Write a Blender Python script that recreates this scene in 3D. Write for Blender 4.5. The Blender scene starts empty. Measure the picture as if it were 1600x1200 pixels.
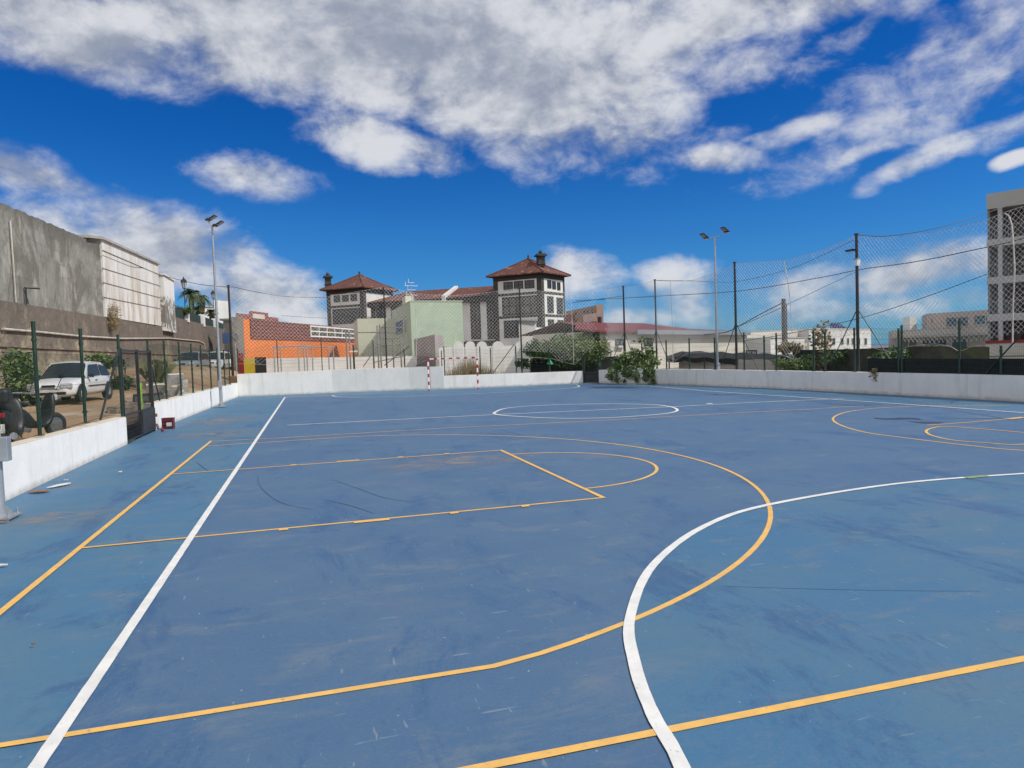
import bpy, math, random
from mathutils import Vector, Matrix, noise
random.seed(7)
S = bpy.context.scene
C = S.collection
# ---------------------------------------------------------------- camera
FPX, PITCH, ROLL, YAW, CH = 1096.46, .0418, -.0341, .2802, 1.8323
_fw = Vector((math.sin(YAW), math.cos(YAW), 0)); _rt = Vector((math.cos(YAW), -math.sin(YAW), 0)); _up = Vector((0, 0, 1))
CF = _fw*math.cos(PITCH)-_up*math.sin(PITCH); _u = _up*math.cos(PITCH)+_fw*math.sin(PITCH)
CR = _rt*math.cos(ROLL)+_u*math.sin(ROLL); CU = _u*math.cos(ROLL)-_rt*math.sin(ROLL)
CC = Vector((0, 0, CH))
cd = bpy.data.cameras.new('camera'); cam = bpy.data.objects.new('camera', cd); C.objects.link(cam); S.camera = cam
cd.sensor_width = 36; cd.lens = 36*FPX/1600; cd.clip_start = .05; cd.clip_end = 60000
M = Matrix((( CR.x, CU.x, -CF.x, 0), (CR.y, CU.y, -CF.y, 0), (CR.z, CU.z, -CF.z, CH), (0, 0, 0, 1)))
cam.matrix_world = M
S.view_settings.view_transform = 'Standard'; S.view_settings.look = 'None'; S.view_settings.exposure = 0; S.view_settings.gamma = 1
S.render.resolution_x = 1024; S.render.resolution_y = 768
# survey helpers: turn a sight line of the photograph into a point at a known distance / on a known plane
def ray(px, py): return CR*((px-800)/FPX)+CU*((600-py)/FPX)+CF
def W(px, py, d): return CC+ray(px, py)*d
def gnd(px, py, z=0.): r = ray(px, py); return CC+r*((z-CH)/r.z)
def onY(px, py, Y): r = ray(px, py); return CC+r*(Y/r.y)
def onX(px, py, X): r = ray(px, py); return CC+r*(X/r.x)
def hy(px): return 600-FPX*math.tan(PITCH)/math.cos(ROLL)*1.0-(px-800)*math.tan(-ROLL)*1.0
def zat(x, y, py):
    k = (600-py)/FPX; d0 = Vector((x, y, -CH))
    return (k*d0.dot(CF)-d0.dot(CU))/(CU.z-k*CF.z)
def G2(px, d): p = W(px, hy(px), d); return (p.x, p.y)
def on_line(A, B, px):
    r = ray(px, hy(px)); ax, ay = A; bx, by = B[0]-ax, B[1]-ay
    den = bx*r.y-by*r.x; u = (ay*r.x-ax*r.y)/den
    return (ax+bx*u, ay+by*u)
# ---------------------------------------------------------------- sun and sky
SUN_EL = math.radians(47); sd = Vector((.86, -.51, 0)).normalized()
SUND = Vector((sd.x*math.cos(SUN_EL), sd.y*math.cos(SUN_EL), math.sin(SUN_EL)))
sl = bpy.data.lights.new('sun', 'SUN'); sl.energy = 3.9; sl.angle = math.radians(.53); sl.color = (1, .95, .88)
so = bpy.data.objects.new('sun', sl); C.objects.link(so); so.rotation_euler = (-SUND).to_track_quat('-Z', 'Y').to_euler(); so.location = (0, 0, 60)
wd = bpy.data.worlds.new('World'); S.world = wd; wd.use_nodes = True
nt = wd.node_tree; nt.nodes.clear()
class NG:
    def __init__(s, nt): s.t = nt
    def n(s, t, **k):
        o = s.t.nodes.new(t)
        for a, b in k.items(): setattr(o, a, b)
        return o
    def put(s, sock, v):
        if isinstance(v, bpy.types.NodeSocket): s.t.links.new(v, sock)
        elif v is not None: sock.default_value = v
    def m(s, op, a, b=None, c=None, clamp=False):
        o = s.n('ShaderNodeMath', operation=op, use_clamp=clamp)
        for i, v in enumerate((a, b, c)):
            if v is not None: s.put(o.inputs[i], v)
        return o.outputs[0]
    def noise(s, vec, scale, detail=4, rough=.55, dist=0, lac=2.):
        o = s.n('ShaderNodeTexNoise'); s.put(o.inputs['Vector'], vec)
        o.inputs['Scale'].default_value = scale; o.inputs['Detail'].default_value = detail; o.inputs['Roughness'].default_value = rough
        o.inputs['Distortion'].default_value = dist; o.inputs['Lacunarity'].default_value = lac
        return o.outputs[0]
    def mapr(s, v, a, b, c=0., d=1., smooth=True):
        o = s.n('ShaderNodeMapRange', interpolation_type='SMOOTHSTEP' if smooth else 'LINEAR')
        s.put(o.inputs[0], v)
        for i, x in enumerate((a, b, c, d)): s.put(o.inputs[i+1], x)
        return o.outputs[0]
    def mix(s, f, a, b, mode='MIX'):
        o = s.n('ShaderNodeMix', data_type='RGBA', blend_type=mode)
        s.put(o.inputs[0], f)
        for i, v in ((6, a), (7, b)):
            if not isinstance(v, bpy.types.NodeSocket): v = (*v[:3], 1)
            s.put(o.inputs[i], v)
        return o.outputs[2]
    def vmap(s, vec, scale=(1, 1, 1), rot=(0, 0, 0)):
        o = s.n('ShaderNodeMapping'); s.put(o.inputs[0], vec); o.inputs['Scale'].default_value = scale; o.inputs['Rotation'].default_value = rot
        return o.outputs[0]
g = NG(nt)
sky = g.n('ShaderNodeTexSky', sky_type='NISHITA'); sky.sun_disc = False
sky.sun_elevation = SUN_EL; sky.sun_rotation = math.atan2(sd.x, sd.y); sky.altitude = 400; sky.air_density = 1.0; sky.dust_density = .3; sky.ozone_density = 3.
tc = g.n('ShaderNodeTexCoord'); dirv = tc.outputs['Generated']
sp = g.n('ShaderNodeSeparateXYZ'); g.put(sp.inputs[0], dirv)
az = g.m('ARCTAN2', sp.outputs[0], sp.outputs[1]); el = g.m('ARCSINE', sp.outputs[2])
def azel(px, py): r = ray(px, py).normalized(); return math.atan2(r.x, r.y), math.asin(r.z)
# cloud banks: centre and half axes as measured in the sky (px of the photo), tilt, weight
banks = [(60, 20, 330, 105, 12, 1.3), (420, 10, 640, 150, 10, 1.35), (600, 130, 330, 60, 12, 1.0), (800, 70, 340, 165, 22, 1.4), (1000, 50, 330, 120, -20, 1.0), (100, 20, 330, 80, 8, .9), (1220, 5, 320, 60, -8, 1.2),
         (395, 280, 90, 36, 4, .85), (50, 275, 120, 45, 12, .95), (240, 385, 220, 78, 14, 1.05), (400, 452, 110, 48, 0, 1.0), (110, 345, 120, 40, 10, .9),
         (1130, 248, 70, 25, 6, .85), (1255, 198, 95, 22, -18, .75), (1200, 216, 40, 10, -5, .6), (1160, 105, 120, 42, -25, .6), (1440, 165, 150, 30, -15, .1), (1540, 212, 115, 24, -12, .55), (1360, 235, 60, 14, -15, .4), (1430, 255, 60, 16, -25, .4),
         (1440, 100, 150, 26, -15, .05), (1590, 248, 35, 14, -10, .9), (900, 425, 75, 38, 10, 1.0), (1060, 430, 70, 32, 0, 1.0), (1090, 480, 60, 40, 45, .7), (1430, 425, 260, 38, -8, .78), (1380, 480, 300, 22, -3, .6),
         (590, 225, 130, 40, 10, .9), (1320, 60, 160, 30, -25, .35), (985, 500, 250, 14, 2, .45), (470, 490, 60, 22, 0, .8)]
warp = g.n('ShaderNodeTexNoise'); g.put(warp.inputs['Vector'], dirv); warp.inputs['Scale'].default_value = 7; warp.inputs['Detail'].default_value = 3
wsep = g.n('ShaderNodeSeparateColor'); g.put(wsep.inputs[0], warp.outputs[1])
azw = g.m('MULTIPLY_ADD', g.m('SUBTRACT', wsep.outputs[0], .5), .045, az); elw = g.m('MULTIPLY_ADD', g.m('SUBTRACT', wsep.outputs[1], .5), .035, el)
field = None
for (bx, by, ra, rb, tilt, w) in banks:
    a0, e0 = azel(bx, by); k = FPX*(1+((bx-800)**2+(by-600)**2)/FPX**2)**.8
    t = math.radians(tilt)-ROLL*1.0; ca, sa = math.cos(t), math.sin(t)
    da = g.m('MULTIPLY', g.m('SUBTRACT', azw, a0), math.cos(e0)); de = g.m('SUBTRACT', elw, e0)
    # photo y runs down: tilt clockwise positive
    p = g.m('MULTIPLY', g.m('SUBTRACT', g.m('MULTIPLY', da, ca), g.m('MULTIPLY', de, sa)), k/ra)
    q = g.m('MULTIPLY', g.m('ADD', g.m('MULTIPLY', da, sa), g.m('MULTIPLY', de, ca)), k/rb)
    d = g.m('ADD', g.m('MULTIPLY', p, p), g.m('MULTIPLY', q, q))
    v = g.m('MULTIPLY', g.m('SUBTRACT', 1.0, d), w)
    field = v if field is None else g.m('SMOOTH_MAX', field, v, .25)
# unseen dense cloud added behind the viewer as fill light for shaded walls
back_fill = g.mapr(g.m('ABSOLUTE', g.m('SUBTRACT', az, YAW)), .95, 1.5)
field = g.m('MAXIMUM', g.m('MAXIMUM', field, -1.9), g.m('MULTIPLY_ADD', back_fill, 2.5, -1.9))
dsc = g.vmap(dirv, (1, 1, 1.6))
n1 = g.noise(dsc, 5.0, 10, .60, .25); n2 = g.noise(dsc, 16, 8, .60, .3)
nn = g.m('ADD', g.m('MULTIPLY', g.m('SUBTRACT', n1, .5), 3.2), g.m('MULTIPLY', g.m('SUBTRACT', n2, .5), 2.1))
raw = g.m('ADD', field, nn)
dens = g.mapr(raw, -.40, 1.15)
dens = g.m('MULTIPLY', dens, g.mapr(sp.outputs[2], -.01, .03))
# shading of the cloud: bright thin rims, grey thick bellies
dsh = g.n('ShaderNodeVectorMath', operation='ADD'); g.put(dsh.inputs[0], dsc); dsh.inputs[1].default_value = (.020, -.01, .05)
n1b = g.noise(dsh.outputs[0], 5.0, 10, .60, .25)
relief = g.m('SUBTRACT', n1, n1b)
n3 = g.noise(dsc, 3.2, 5, .5)
n4 = g.noise(dsh.outputs[0], 16, 8, .60, .3); relief = g.m('ADD', relief, g.m('MULTIPLY', g.m('SUBTRACT', n2, n4), .35))
shade = g.m('ADD', g.m('MULTIPLY', relief, 3.4), g.m('MULTIPLY_ADD', g.m('SUBTRACT', n3, .5), 1.6, .55))
shade = g.m('SUBTRACT', shade, g.mapr(raw, .8, 2.4, 0, .35))
shade = g.m('SUBTRACT', shade, g.mapr(azw, .15, -.45, 0, .12))
shade = g.mapr(shade, -.1, .95)
K = 8.4     # sky radiance units before the background strength
ccol = g.mix(shade, tuple(K*v for v in (.36, .41, .52)), tuple(K*v for v in (.83, .85, .90)))
ccol = g.mix(back_fill, ccol, tuple(K*v for v in (1.45, 1.42, 1.38)))  # rear cloud set brighter than the visible ones, as added fill
hs = g.n('ShaderNodeHueSaturation'); g.put(hs.inputs['Color'], sky.outputs[0]); hs.inputs['Saturation'].default_value = 1.42; hs.inputs['Value'].default_value = 1.0
skyc = g.mix(1.0, hs.outputs[0], (.24, .60, .95), 'MULTIPLY')
hz = g.mapr(sp.outputs[2], .30, .0, 0, .33)
skyc = g.mix(hz, skyc, tuple(K*v for v in (.085, .34, .80)))
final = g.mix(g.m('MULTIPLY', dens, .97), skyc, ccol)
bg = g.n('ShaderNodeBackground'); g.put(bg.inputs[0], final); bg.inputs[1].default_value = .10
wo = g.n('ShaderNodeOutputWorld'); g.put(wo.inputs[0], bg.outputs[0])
# ---------------------------------------------------------------- materials
MT = {}
def mat(name, c1, c2=None, scale=2., rough=.7, detail=5, bump=0., stretch=(1, 1, 1), c3=None, s3=.5, t3=(.5, .7), metal=0., spec=.5, bscale=None, lo=.35, hi=.65, fn=None, coat=0.):
    m = bpy.data.materials.new(name); m.use_nodes = True; t = m.node_tree; g = NG(t)
    b = t.nodes['Principled BSDF']; b.inputs['Roughness'].default_value = rough; b.inputs['Metallic'].default_value = metal
    b.inputs['Specular IOR Level'].default_value = spec; b.inputs['Coat Weight'].default_value = coat
    tc = g.n('ShaderNodeTexCoord'); vec = g.vmap(tc.outputs['Object'], stretch)
    col = None
    n = g.noise(vec, scale, detail, .6)
    if c2 is None: c2 = tuple(v*.85 for v in c1)
    col = g.mix(g.mapr(n, lo, hi), c1, c2)
    if c3 is not None:
        n3 = g.noise(vec, s3, 6, .62, .6); col = g.mix(g.mapr(n3, *t3), col, c3)
    if fn: col = fn(g, tc.outputs['Object'], col)
    g.put(b.inputs['Base Color'], col)
    if bump:
        bn = g.n('ShaderNodeBump'); bn.inputs['Strength'].default_value = bump; bn.inputs['Distance'].default_value = .02
        g.put(bn.inputs['Height'], g.noise(vec, bscale or scale*4, 4)); g.put(b.inputs['Normal'], bn.outputs[0])
    MT[name] = m; return m
def court_fn(dirt):
    def f(g, v, col):
        st = g.vmap(v, (.75, 1.7, 1), (0, 0, .15)); st2 = g.vmap(v, (1.0, .45, 1), (0, 0, .5))
        col = g.mix(g.mapr(g.noise(st, 1.3, 10, .76, .5), .50, .66, 0, .62), col, (.130, .175, .220))          # pale scuffs
        col = g.mix(g.mapr(g.noise(st2, 1.0, 10, .78, .6), .51, .63, 0, .8), col, (.032, .095, .205))      # deeper blue patches
        col = g.mix(g.mapr(g.noise(g.vmap(v, (.5, .5, 1)), .55, 9, .74), .54, .70, 0, dirt*.75), col, (.17, .16, .165))   # dust
        sc = g.noise(g.vmap(v, (1.2, 9, 1), (0, 0, .2)), 2.2, 3, .5)
        sc2 = g.noise(g.vmap(v, (8, 1.4, 1), (0, 0, -.7)), 2.6, 3, .5)
        col = g.mix(g.mapr(g.m('MAXIMUM', sc, sc2), .685, .75, 0, .45), col, (.28, .32, .35))
        fine = g.noise(v, 38, 5, .8)
        col = g.mix(g.mapr(fine, .45, .75, 0, .38), col, (.15, .175, .20))
        col = g.mix(g.mapr(g.noise(v, 9, 6, .75), .56, .70, 0, .3), col, (.035, .075, .14))
        col = g.mix(g.mapr(g.noise(v, 24, 2, .5), .74, .77, 0, .6), col, (.40, .40, .38))
        return col
    return f
mat('court_out', (.050, .152, .262), (.070, .162, .240), .7, .62, bump=.12, bscale=120, fn=court_fn(.5))
mat('court_in', (.056, .124, .220), (.070, .138, .228), .6, .6, bump=.12, bscale=120, fn=court_fn(.45))
mat('court_area', (.048, .145, .255), (.068, .155, .235), .6, .6, bump=.12, bscale=120, fn=court_fn(.4))
def wearf(g, v, col):
    col = g.mix(g.mapr(g.noise(v, 5, 8, .7), .50, .75, 0, .4), col, (.50, .50, .50))
    return g.mix(g.mapr(g.noise(v, 30, 6, .75), .60, .68, 0, .75), col, (.16, .20, .25))
mat('line_white', (.74, .73, .68), (.64, .64, .60), 6, .6, fn=wearf)
def weary(g, v, col):
    col = g.mix(g.mapr(g.noise(v, 4, 8, .7), .52, .78, 0, .45), col, (.48, .36, .22))
    return g.mix(g.mapr(g.noise(v, 30, 6, .75), .60, .68, 0, .7), col, (.14, .17, .20))
mat('line_orange', (.76, .45, .11), (.66, .39, .11), 6, .6, fn=weary)
mat('line_thin', (.66, .50, .36), (.60, .47, .36), 6, .6)
mat('green_fleck', (.22, .32, .15)); mat('dust', (.36, .30, .25), (.26, .24, .22), 3, .9)
def wallf(g, v, col):
    st = g.vmap(v, (1, 1, .12)); col = g.mix(g.mapr(g.noise(st, 2.5, 7, .7), .5, .74, 0, .5), col, (.52, .50, .45))
    sx = g.n('ShaderNodeSeparateXYZ'); g.put(sx.inputs[0], v)
    low = g.m('ADD', sx.outputs[2], g.m('MULTIPLY', g.noise(v, 4, 5), -.18))
    col = g.mix(g.mapr(low, .05, -.12, 0, .75), col, (.38, .33, .27))
    return g.mix(g.mapr(g.noise(v, 14, 5, .7), .63, .72, 0, .35), col, (.55, .52, .48))
mat('whitewash', (.82, .81, .77), (.76, .755, .715), 1.5, .85, bump=.25, bscale=14, fn=wallf)
mat('cap_cream', (.66, .58, .44), (.58, .52, .42), 3, .9)
mat('white_paint', (.78, .78, .76), (.68, .68, .65), .8, .8)
mat('green_metal', (.010, .045, .026), (.008, .032, .02), 3, .4, coat=.2)
mat('dark_metal', (.03, .033, .035), (.018, .02, .02), 4, .5)
mat('galv', (.42, .45, .47), (.34, .37, .40), 6, .42, metal=.55)
mat('lamp_black', (.02, .022, .025), None, 4, .4)
mat('led', (.42, .35, .25), (.3, .26, .2), 30, .3)
mat('net_white', (.75, .74, .70), (.6, .6, .57), 3, .8)
mat('rope_white', (.62, .60, .56), (.42, .40, .36), 3, .85)
mat('cable', (.01, .01, .012), None, 4, .6)
mat('red_paint', (.30, .012, .018), (.20, .015, .018), 5, .5)
mat('dirt', (.36, .23, .12), (.27, .19, .11), .5, .95, bump=.6, bscale=6, c3=(.45, .36, .25), s3=.25, t3=(.5, .7))
mat('ground', (.20, .17, .13), (.14, .13, .10), .2, .95, bump=.5)
mat('asphalt', (.06, .06, .06), None, 3, .9)
mat('sea', (.03, .12, .26), (.025, .10, .22), .01, .25)
def blockwall(g, v, col):
    s = g.n('ShaderNodeSeparateXYZ'); g.put(s.inputs[0], v)
    cv = g.n('ShaderNodeCombineXYZ'); g.put(cv.inputs[0], s.outputs[1]); g.put(cv.inputs[1], s.outputs[2])
    br = g.n('ShaderNodeTexBrick'); g.put(br.inputs[0], cv.outputs[0]); br.inputs['Scale'].default_value = 1
    br.inputs['Brick Width'].default_value = 1.3; br.inputs['Row Height'].default_value = .62; br.inputs['Mortar Size'].default_value = .05; br.inputs['Mortar Smooth'].default_value = .9
    br.inputs['Color1'].default_value = (0, 0, 0, 1); br.inputs['Color2'].default_value = (1, 1, 1, 1); br.inputs['Mortar'].default_value = (.2, .2, .2, 1)
    f = g.m('MULTIPLY', br.outputs[0], g.mapr(g.noise(v, .45, 6, .7), .42, .58)); f = g.m('MULTIPLY', f, .75)
    col = g.mix(f, col, (.40, .40, .35))
    st = g.vmap(v, (1, .9, .30))
    col = g.mix(g.mapr(g.noise(g.vmap(v, (1, 1, .8)), .45, 10, .78, .8), .46, .58, 0, .75), col, (.13, .115, .09))
    col = g.mix(g.mapr(g.noise(st, 1.3, 9, .75), .54, .66, 0, .6), col, (.43, .40, .32))
    col = g.mix(g.mapr(g.noise(v, 3.2, 9, .8), .52, .68, 0, .65), col, (.09, .08, .07))
    hgt = g.m('ADD', g.m('ADD', s.outputs[2], g.m('MULTIPLY', s.outputs[1], -.0)), g.m('MULTIPLY', g.noise(v, 1.2, 6, .7), 2.2))
    return g.mix(g.mapr(hgt, 4.6, 5.4, 0, .7), col, (.11, .10, .085))
mat('block_grey', (.27, .265, .225), (.20, .195, .165), .5, .95, bump=.5, bscale=8, fn=blockwall)
def stonewall(g, v, col):
    s = g.n('ShaderNodeSeparateXYZ'); g.put(s.inputs[0], v)
    st = g.vmap(v, (1, .8, .5))
    n = g.noise(g.vmap(v, (1, .6, 1)), .17, 10, .74, 1.)
    vo = g.n('ShaderNodeTexVoronoi', feature='DISTANCE_TO_EDGE'); g.put(vo.inputs['Vector'], g.vmap(v, (1, 1, 1.6))); vo.inputs['Scale'].default_value = 1.5
    vc = g.n('ShaderNodeTexVoronoi'); g.put(vc.inputs['Vector'], g.vmap(v, (1, 1, 1.6))); vc.inputs['Scale'].default_value = 1.5; vs = g.n('ShaderNodeSeparateColor'); g.put(vs.inputs[0], vc.outputs['Color'])
    col = g.mix(g.m('MULTIPLY', vs.outputs[0], .5), col, (.17, .14, .10)); col = g.mix(g.mapr(vo.outputs[0], .07, .0, 0, .55), col, (.10, .085, .07))
    band = g.mapr(g.m('ADD', s.outputs[2], g.m('MULTIPLY', g.m('SUBTRACT', n, .5), 14.)), 1.9, 3.2, 0, 1.)
    col = g.mix(g.m('MULTIPLY', band, .72), col, (.095, .078, .070))
    col = g.mix(g.mapr(g.noise(st, 1.4, 9, .78), .50, .66, 0, .65), col, (.075, .062, .055))
    col = g.mix(g.mapr(g.noise(st, 2.1, 9, .75), .54, .70, 0, .6), col, (.42, .35, .24))
    return g.mix(g.mapr(g.noise(v, 5, 9, .8), .52, .68, 0, .6), col, (.12, .10, .08))
mat('retaining', (.44, .36, .24), (.30, .25, .17), .6, .95, bump=.6, bscale=8, fn=stonewall)
def panelf(g, v, col):
    s = g.n('ShaderNodeSeparateXYZ'); g.put(s.inputs[0], v)
    st = g.vmap(v, (1, .8, .14)); low = g.mapr(s.outputs[2], 5., 0., .45, 1.)
    col = g.mix(g.m('MULTIPLY', g.mapr(g.noise(st, .8, 9, .74), .46, .60, 0, .85), low), col, (.46, .36, .23))
    return g.mix(g.m('MULTIPLY', g.mapr(g.noise(st, 2.1, 9, .75), .56, .66, 0, .8), low), col, (.26, .22, .17))
mat('panel_white', (.72, .72, .69), (.62, .61, .57), .4, .9, fn=panelf)
def flakef(g, v, col):
    s = g.n('ShaderNodeSeparateXYZ'); g.put(s.inputs[0], v); hh = g.m('ADD', s.outputs[2], g.m('MULTIPLY', g.noise(v, 2., 6, .7), 2.))
    return g.mix(g.m('MULTIPLY', g.mapr(hh, 3.6, 3.2), g.mapr(g.noise(v, 1.1, 8, .7), .42, .52)), col, (.20, .18, .15))
mat('pillar_white', (.72, .72, .69), (.62, .61, .57), .4, .9, fn=flakef)
mat('joint', (.16, .14, .12), None, 4, .9)
mat('concrete', (.40, .385, .35), (.33, .32, .29), .5, .9, bump=.2)
mat('concrete_dark', (.22, .22, .21), (.17, .17, .16), .5, .9)
mat('orange_wall', (.66, .165, .018), (.58, .155, .02), .3, .85)
def tilef(sx, sy, mort):
    def f(g, v, col):
        s = g.n('ShaderNodeSeparateXYZ'); g.put(s.inputs[0], v)
        cv = g.n('ShaderNodeCombineXYZ'); g.put(cv.inputs[0], g.m('ADD', s.outputs[0], g.m('MULTIPLY', s.outputs[1], .8))); g.put(cv.inputs[1], s.outputs[2])
        br = g.n('ShaderNodeTexBrick'); g.put(br.inputs[0], cv.outputs[0]); br.inputs['Scale'].default_value = 1
        br.inputs['Brick Width'].default_value = sx; br.inputs['Row Height'].default_value = sy; br.inputs['Mortar Size'].default_value = mort
        br.inputs['Color1'].default_value = (1, 1, 1, 1); br.inputs['Color2'].default_value = (.75, .75, .75, 1); br.inputs['Mortar'].default_value = (.35, .3, .3, 1)
        return g.mix(1., col, br.outputs[0], 'MULTIPLY')
    return f
mat('brown_tile', (.24, .070, .050), (.19, .058, .042), 1, .8, fn=tilef(.5, .33, .05))
mat('brick_red', (.33, .10, .075), (.27, .085, .07), 1, .85, fn=tilef(.4, .2, .02))
mat('roof_tile', (.135, .048, .032), (.075, .034, .026), 2.2, .85, c3=(.34, .15, .08), s3=1.1, t3=(.56, .68), bump=.8, bscale=9)
mat('roof_red', (.20, .040, .035), (.15, .035, .03), 1, .8, bump=.5, bscale=9)
mat('stone_grey', (.060, .055, .05), (.035, .033, .03), 2, .9, bump=.4)
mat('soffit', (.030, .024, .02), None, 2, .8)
mat('wood_dark', (.05, .028, .02), (.035, .02, .015), 4, .6)
mat('glass_dark', (.02, .024, .028), (.035, .038, .04), .8, .12)
mat('glass_blue', (.10, .17, .20), (.06, .11, .13), .6, .1)
mat('glass_brown', (.13, .11, .08), (.07, .07, .06), .7, .2)
mat('facade_white', (.64, .64, .60), (.54, .54, .51), .4, .85)
mat('green_wall', (.37, .46, .33), (.33, .415, .30), .35, .85, c3=(.44, .54, .40), s3=.4)
mat('green_pale', (.52, .55, .42), (.47, .50, .38), .3, .85)
mat('mauve_grey', (.34, .29, .27), (.28, .25, .24), .5, .9)
mat('cream', (.58, .55, .48), (.52, .49, .43), .3, .85, c3=(.50, .45, .38), s3=.3)
mat('pink', (.62, .43, .35), (.56, .39, .32), .4, .85)
mat('recess_shade', (.17, .115, .085), (.12, .085, .065), .8, .9)  # shade of the balcony recess put into the back wall colour
mat('salmon_dark', (.38, .22, .15), (.33, .2, .14), .6, .85)
mat('beige_mod', (.42, .39, .35), (.37, .35, .32), .3, .85)
mat('pinkish_mod', (.42, .35, .31), (.37, .32, .29), .3, .85)
mat('grey_render', (.40, .385, .365), (.36, .35, .33), .4, .85)
mat('lava', (.028, .026, .022), (.05, .045, .035), 1.5, .95, bump=.8, c3=(.06, .07, .03), s3=.6)
mat('shade_cloth', (.012, .013, .013), (.007, .008, .008), 5, .9)
mat('fence_green_cloth', (.02, .05, .04), (.012, .03, .025), 2, .9)
mat('leaf', (.075, .13, .030), (.035, .075, .018), 1.6, .6, lo=.4, hi=.6)
mat('leaf_light', (.15, .20, .06), (.07, .12, .03), 1.6, .6)
mat('reed', (.22, .21, .10), (.10, .13, .05), 1.6, .8)
mat('leaf_dry', (.30, .22, .11), (.17, .14, .07), 1.6, .8)
mat('leaf_flower', (.30, .06, .14), (.16, .05, .08), 3, .7)
mat('palm_leaf', (.07, .10, .03), (.035, .06, .02), 1, .6)
mat('bark', (.10, .075, .05), (.06, .045, .03), 4, .9)
mat('car_white', (.78, .78, .77), (.74, .74, .73), 1, .3, coat=.6)
mat('car_silver', (.34, .36, .37), (.30, .32, .33), 1, .35, metal=.3, coat=.4)
mat('car_green', (.012, .05, .04), None, 1, .35, coat=.4)
mat('black_plastic', (.018, .018, .02), None, 4, .45)
mat('tyre', (.02, .02, .02), (.035, .032, .03), 8, .85)
mat('chrome', (.55, .56, .57), None, 4, .2, metal=.9)
mat('lens', (.55, .57, .58), (.35, .37, .38), 20, .12)
mat('lens_red', (.32, .01, .01), None, 4, .15)
mat('plate', (.70, .70, .68), (.3, .3, .3), 40, .4, lo=.55, hi=.6)
mat('yellow', (.62, .48, .03), None, 2, .5)
mat('hivis', (.35, .75, .05), (.3, .6, .05), 4, .7)
mat('crate_red', (.16, .02, .035), (.10, .015, .025), 5, .5)
mat('paper', (.68, .66, .60), (.5, .48, .42), 8, .9)
mat('rust', (.19, .09, .055), (.26, .14, .09), 5, .95)
mat('rubble', (.30, .26, .20), (.18, .15, .12), 3, .95, bump=.7)
mat('rubble_white', (.60, .58, .54), (.4, .38, .35), 3, .9)
mat('blue_sign', (.03, .08, .20), (.02, .05, .12), 2, .6)
mat('tent_green', (.02, .35, .15)); mat('dark_smear', (.026, .03, .05), (.04, .05, .08), 2, .5)
mat('wood_pole', (.09, .07, .055), (.05, .04, .035), 4, .9)
mat('pipe', (.58, .55, .48), (.42, .38, .32), 3, .7)
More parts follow.
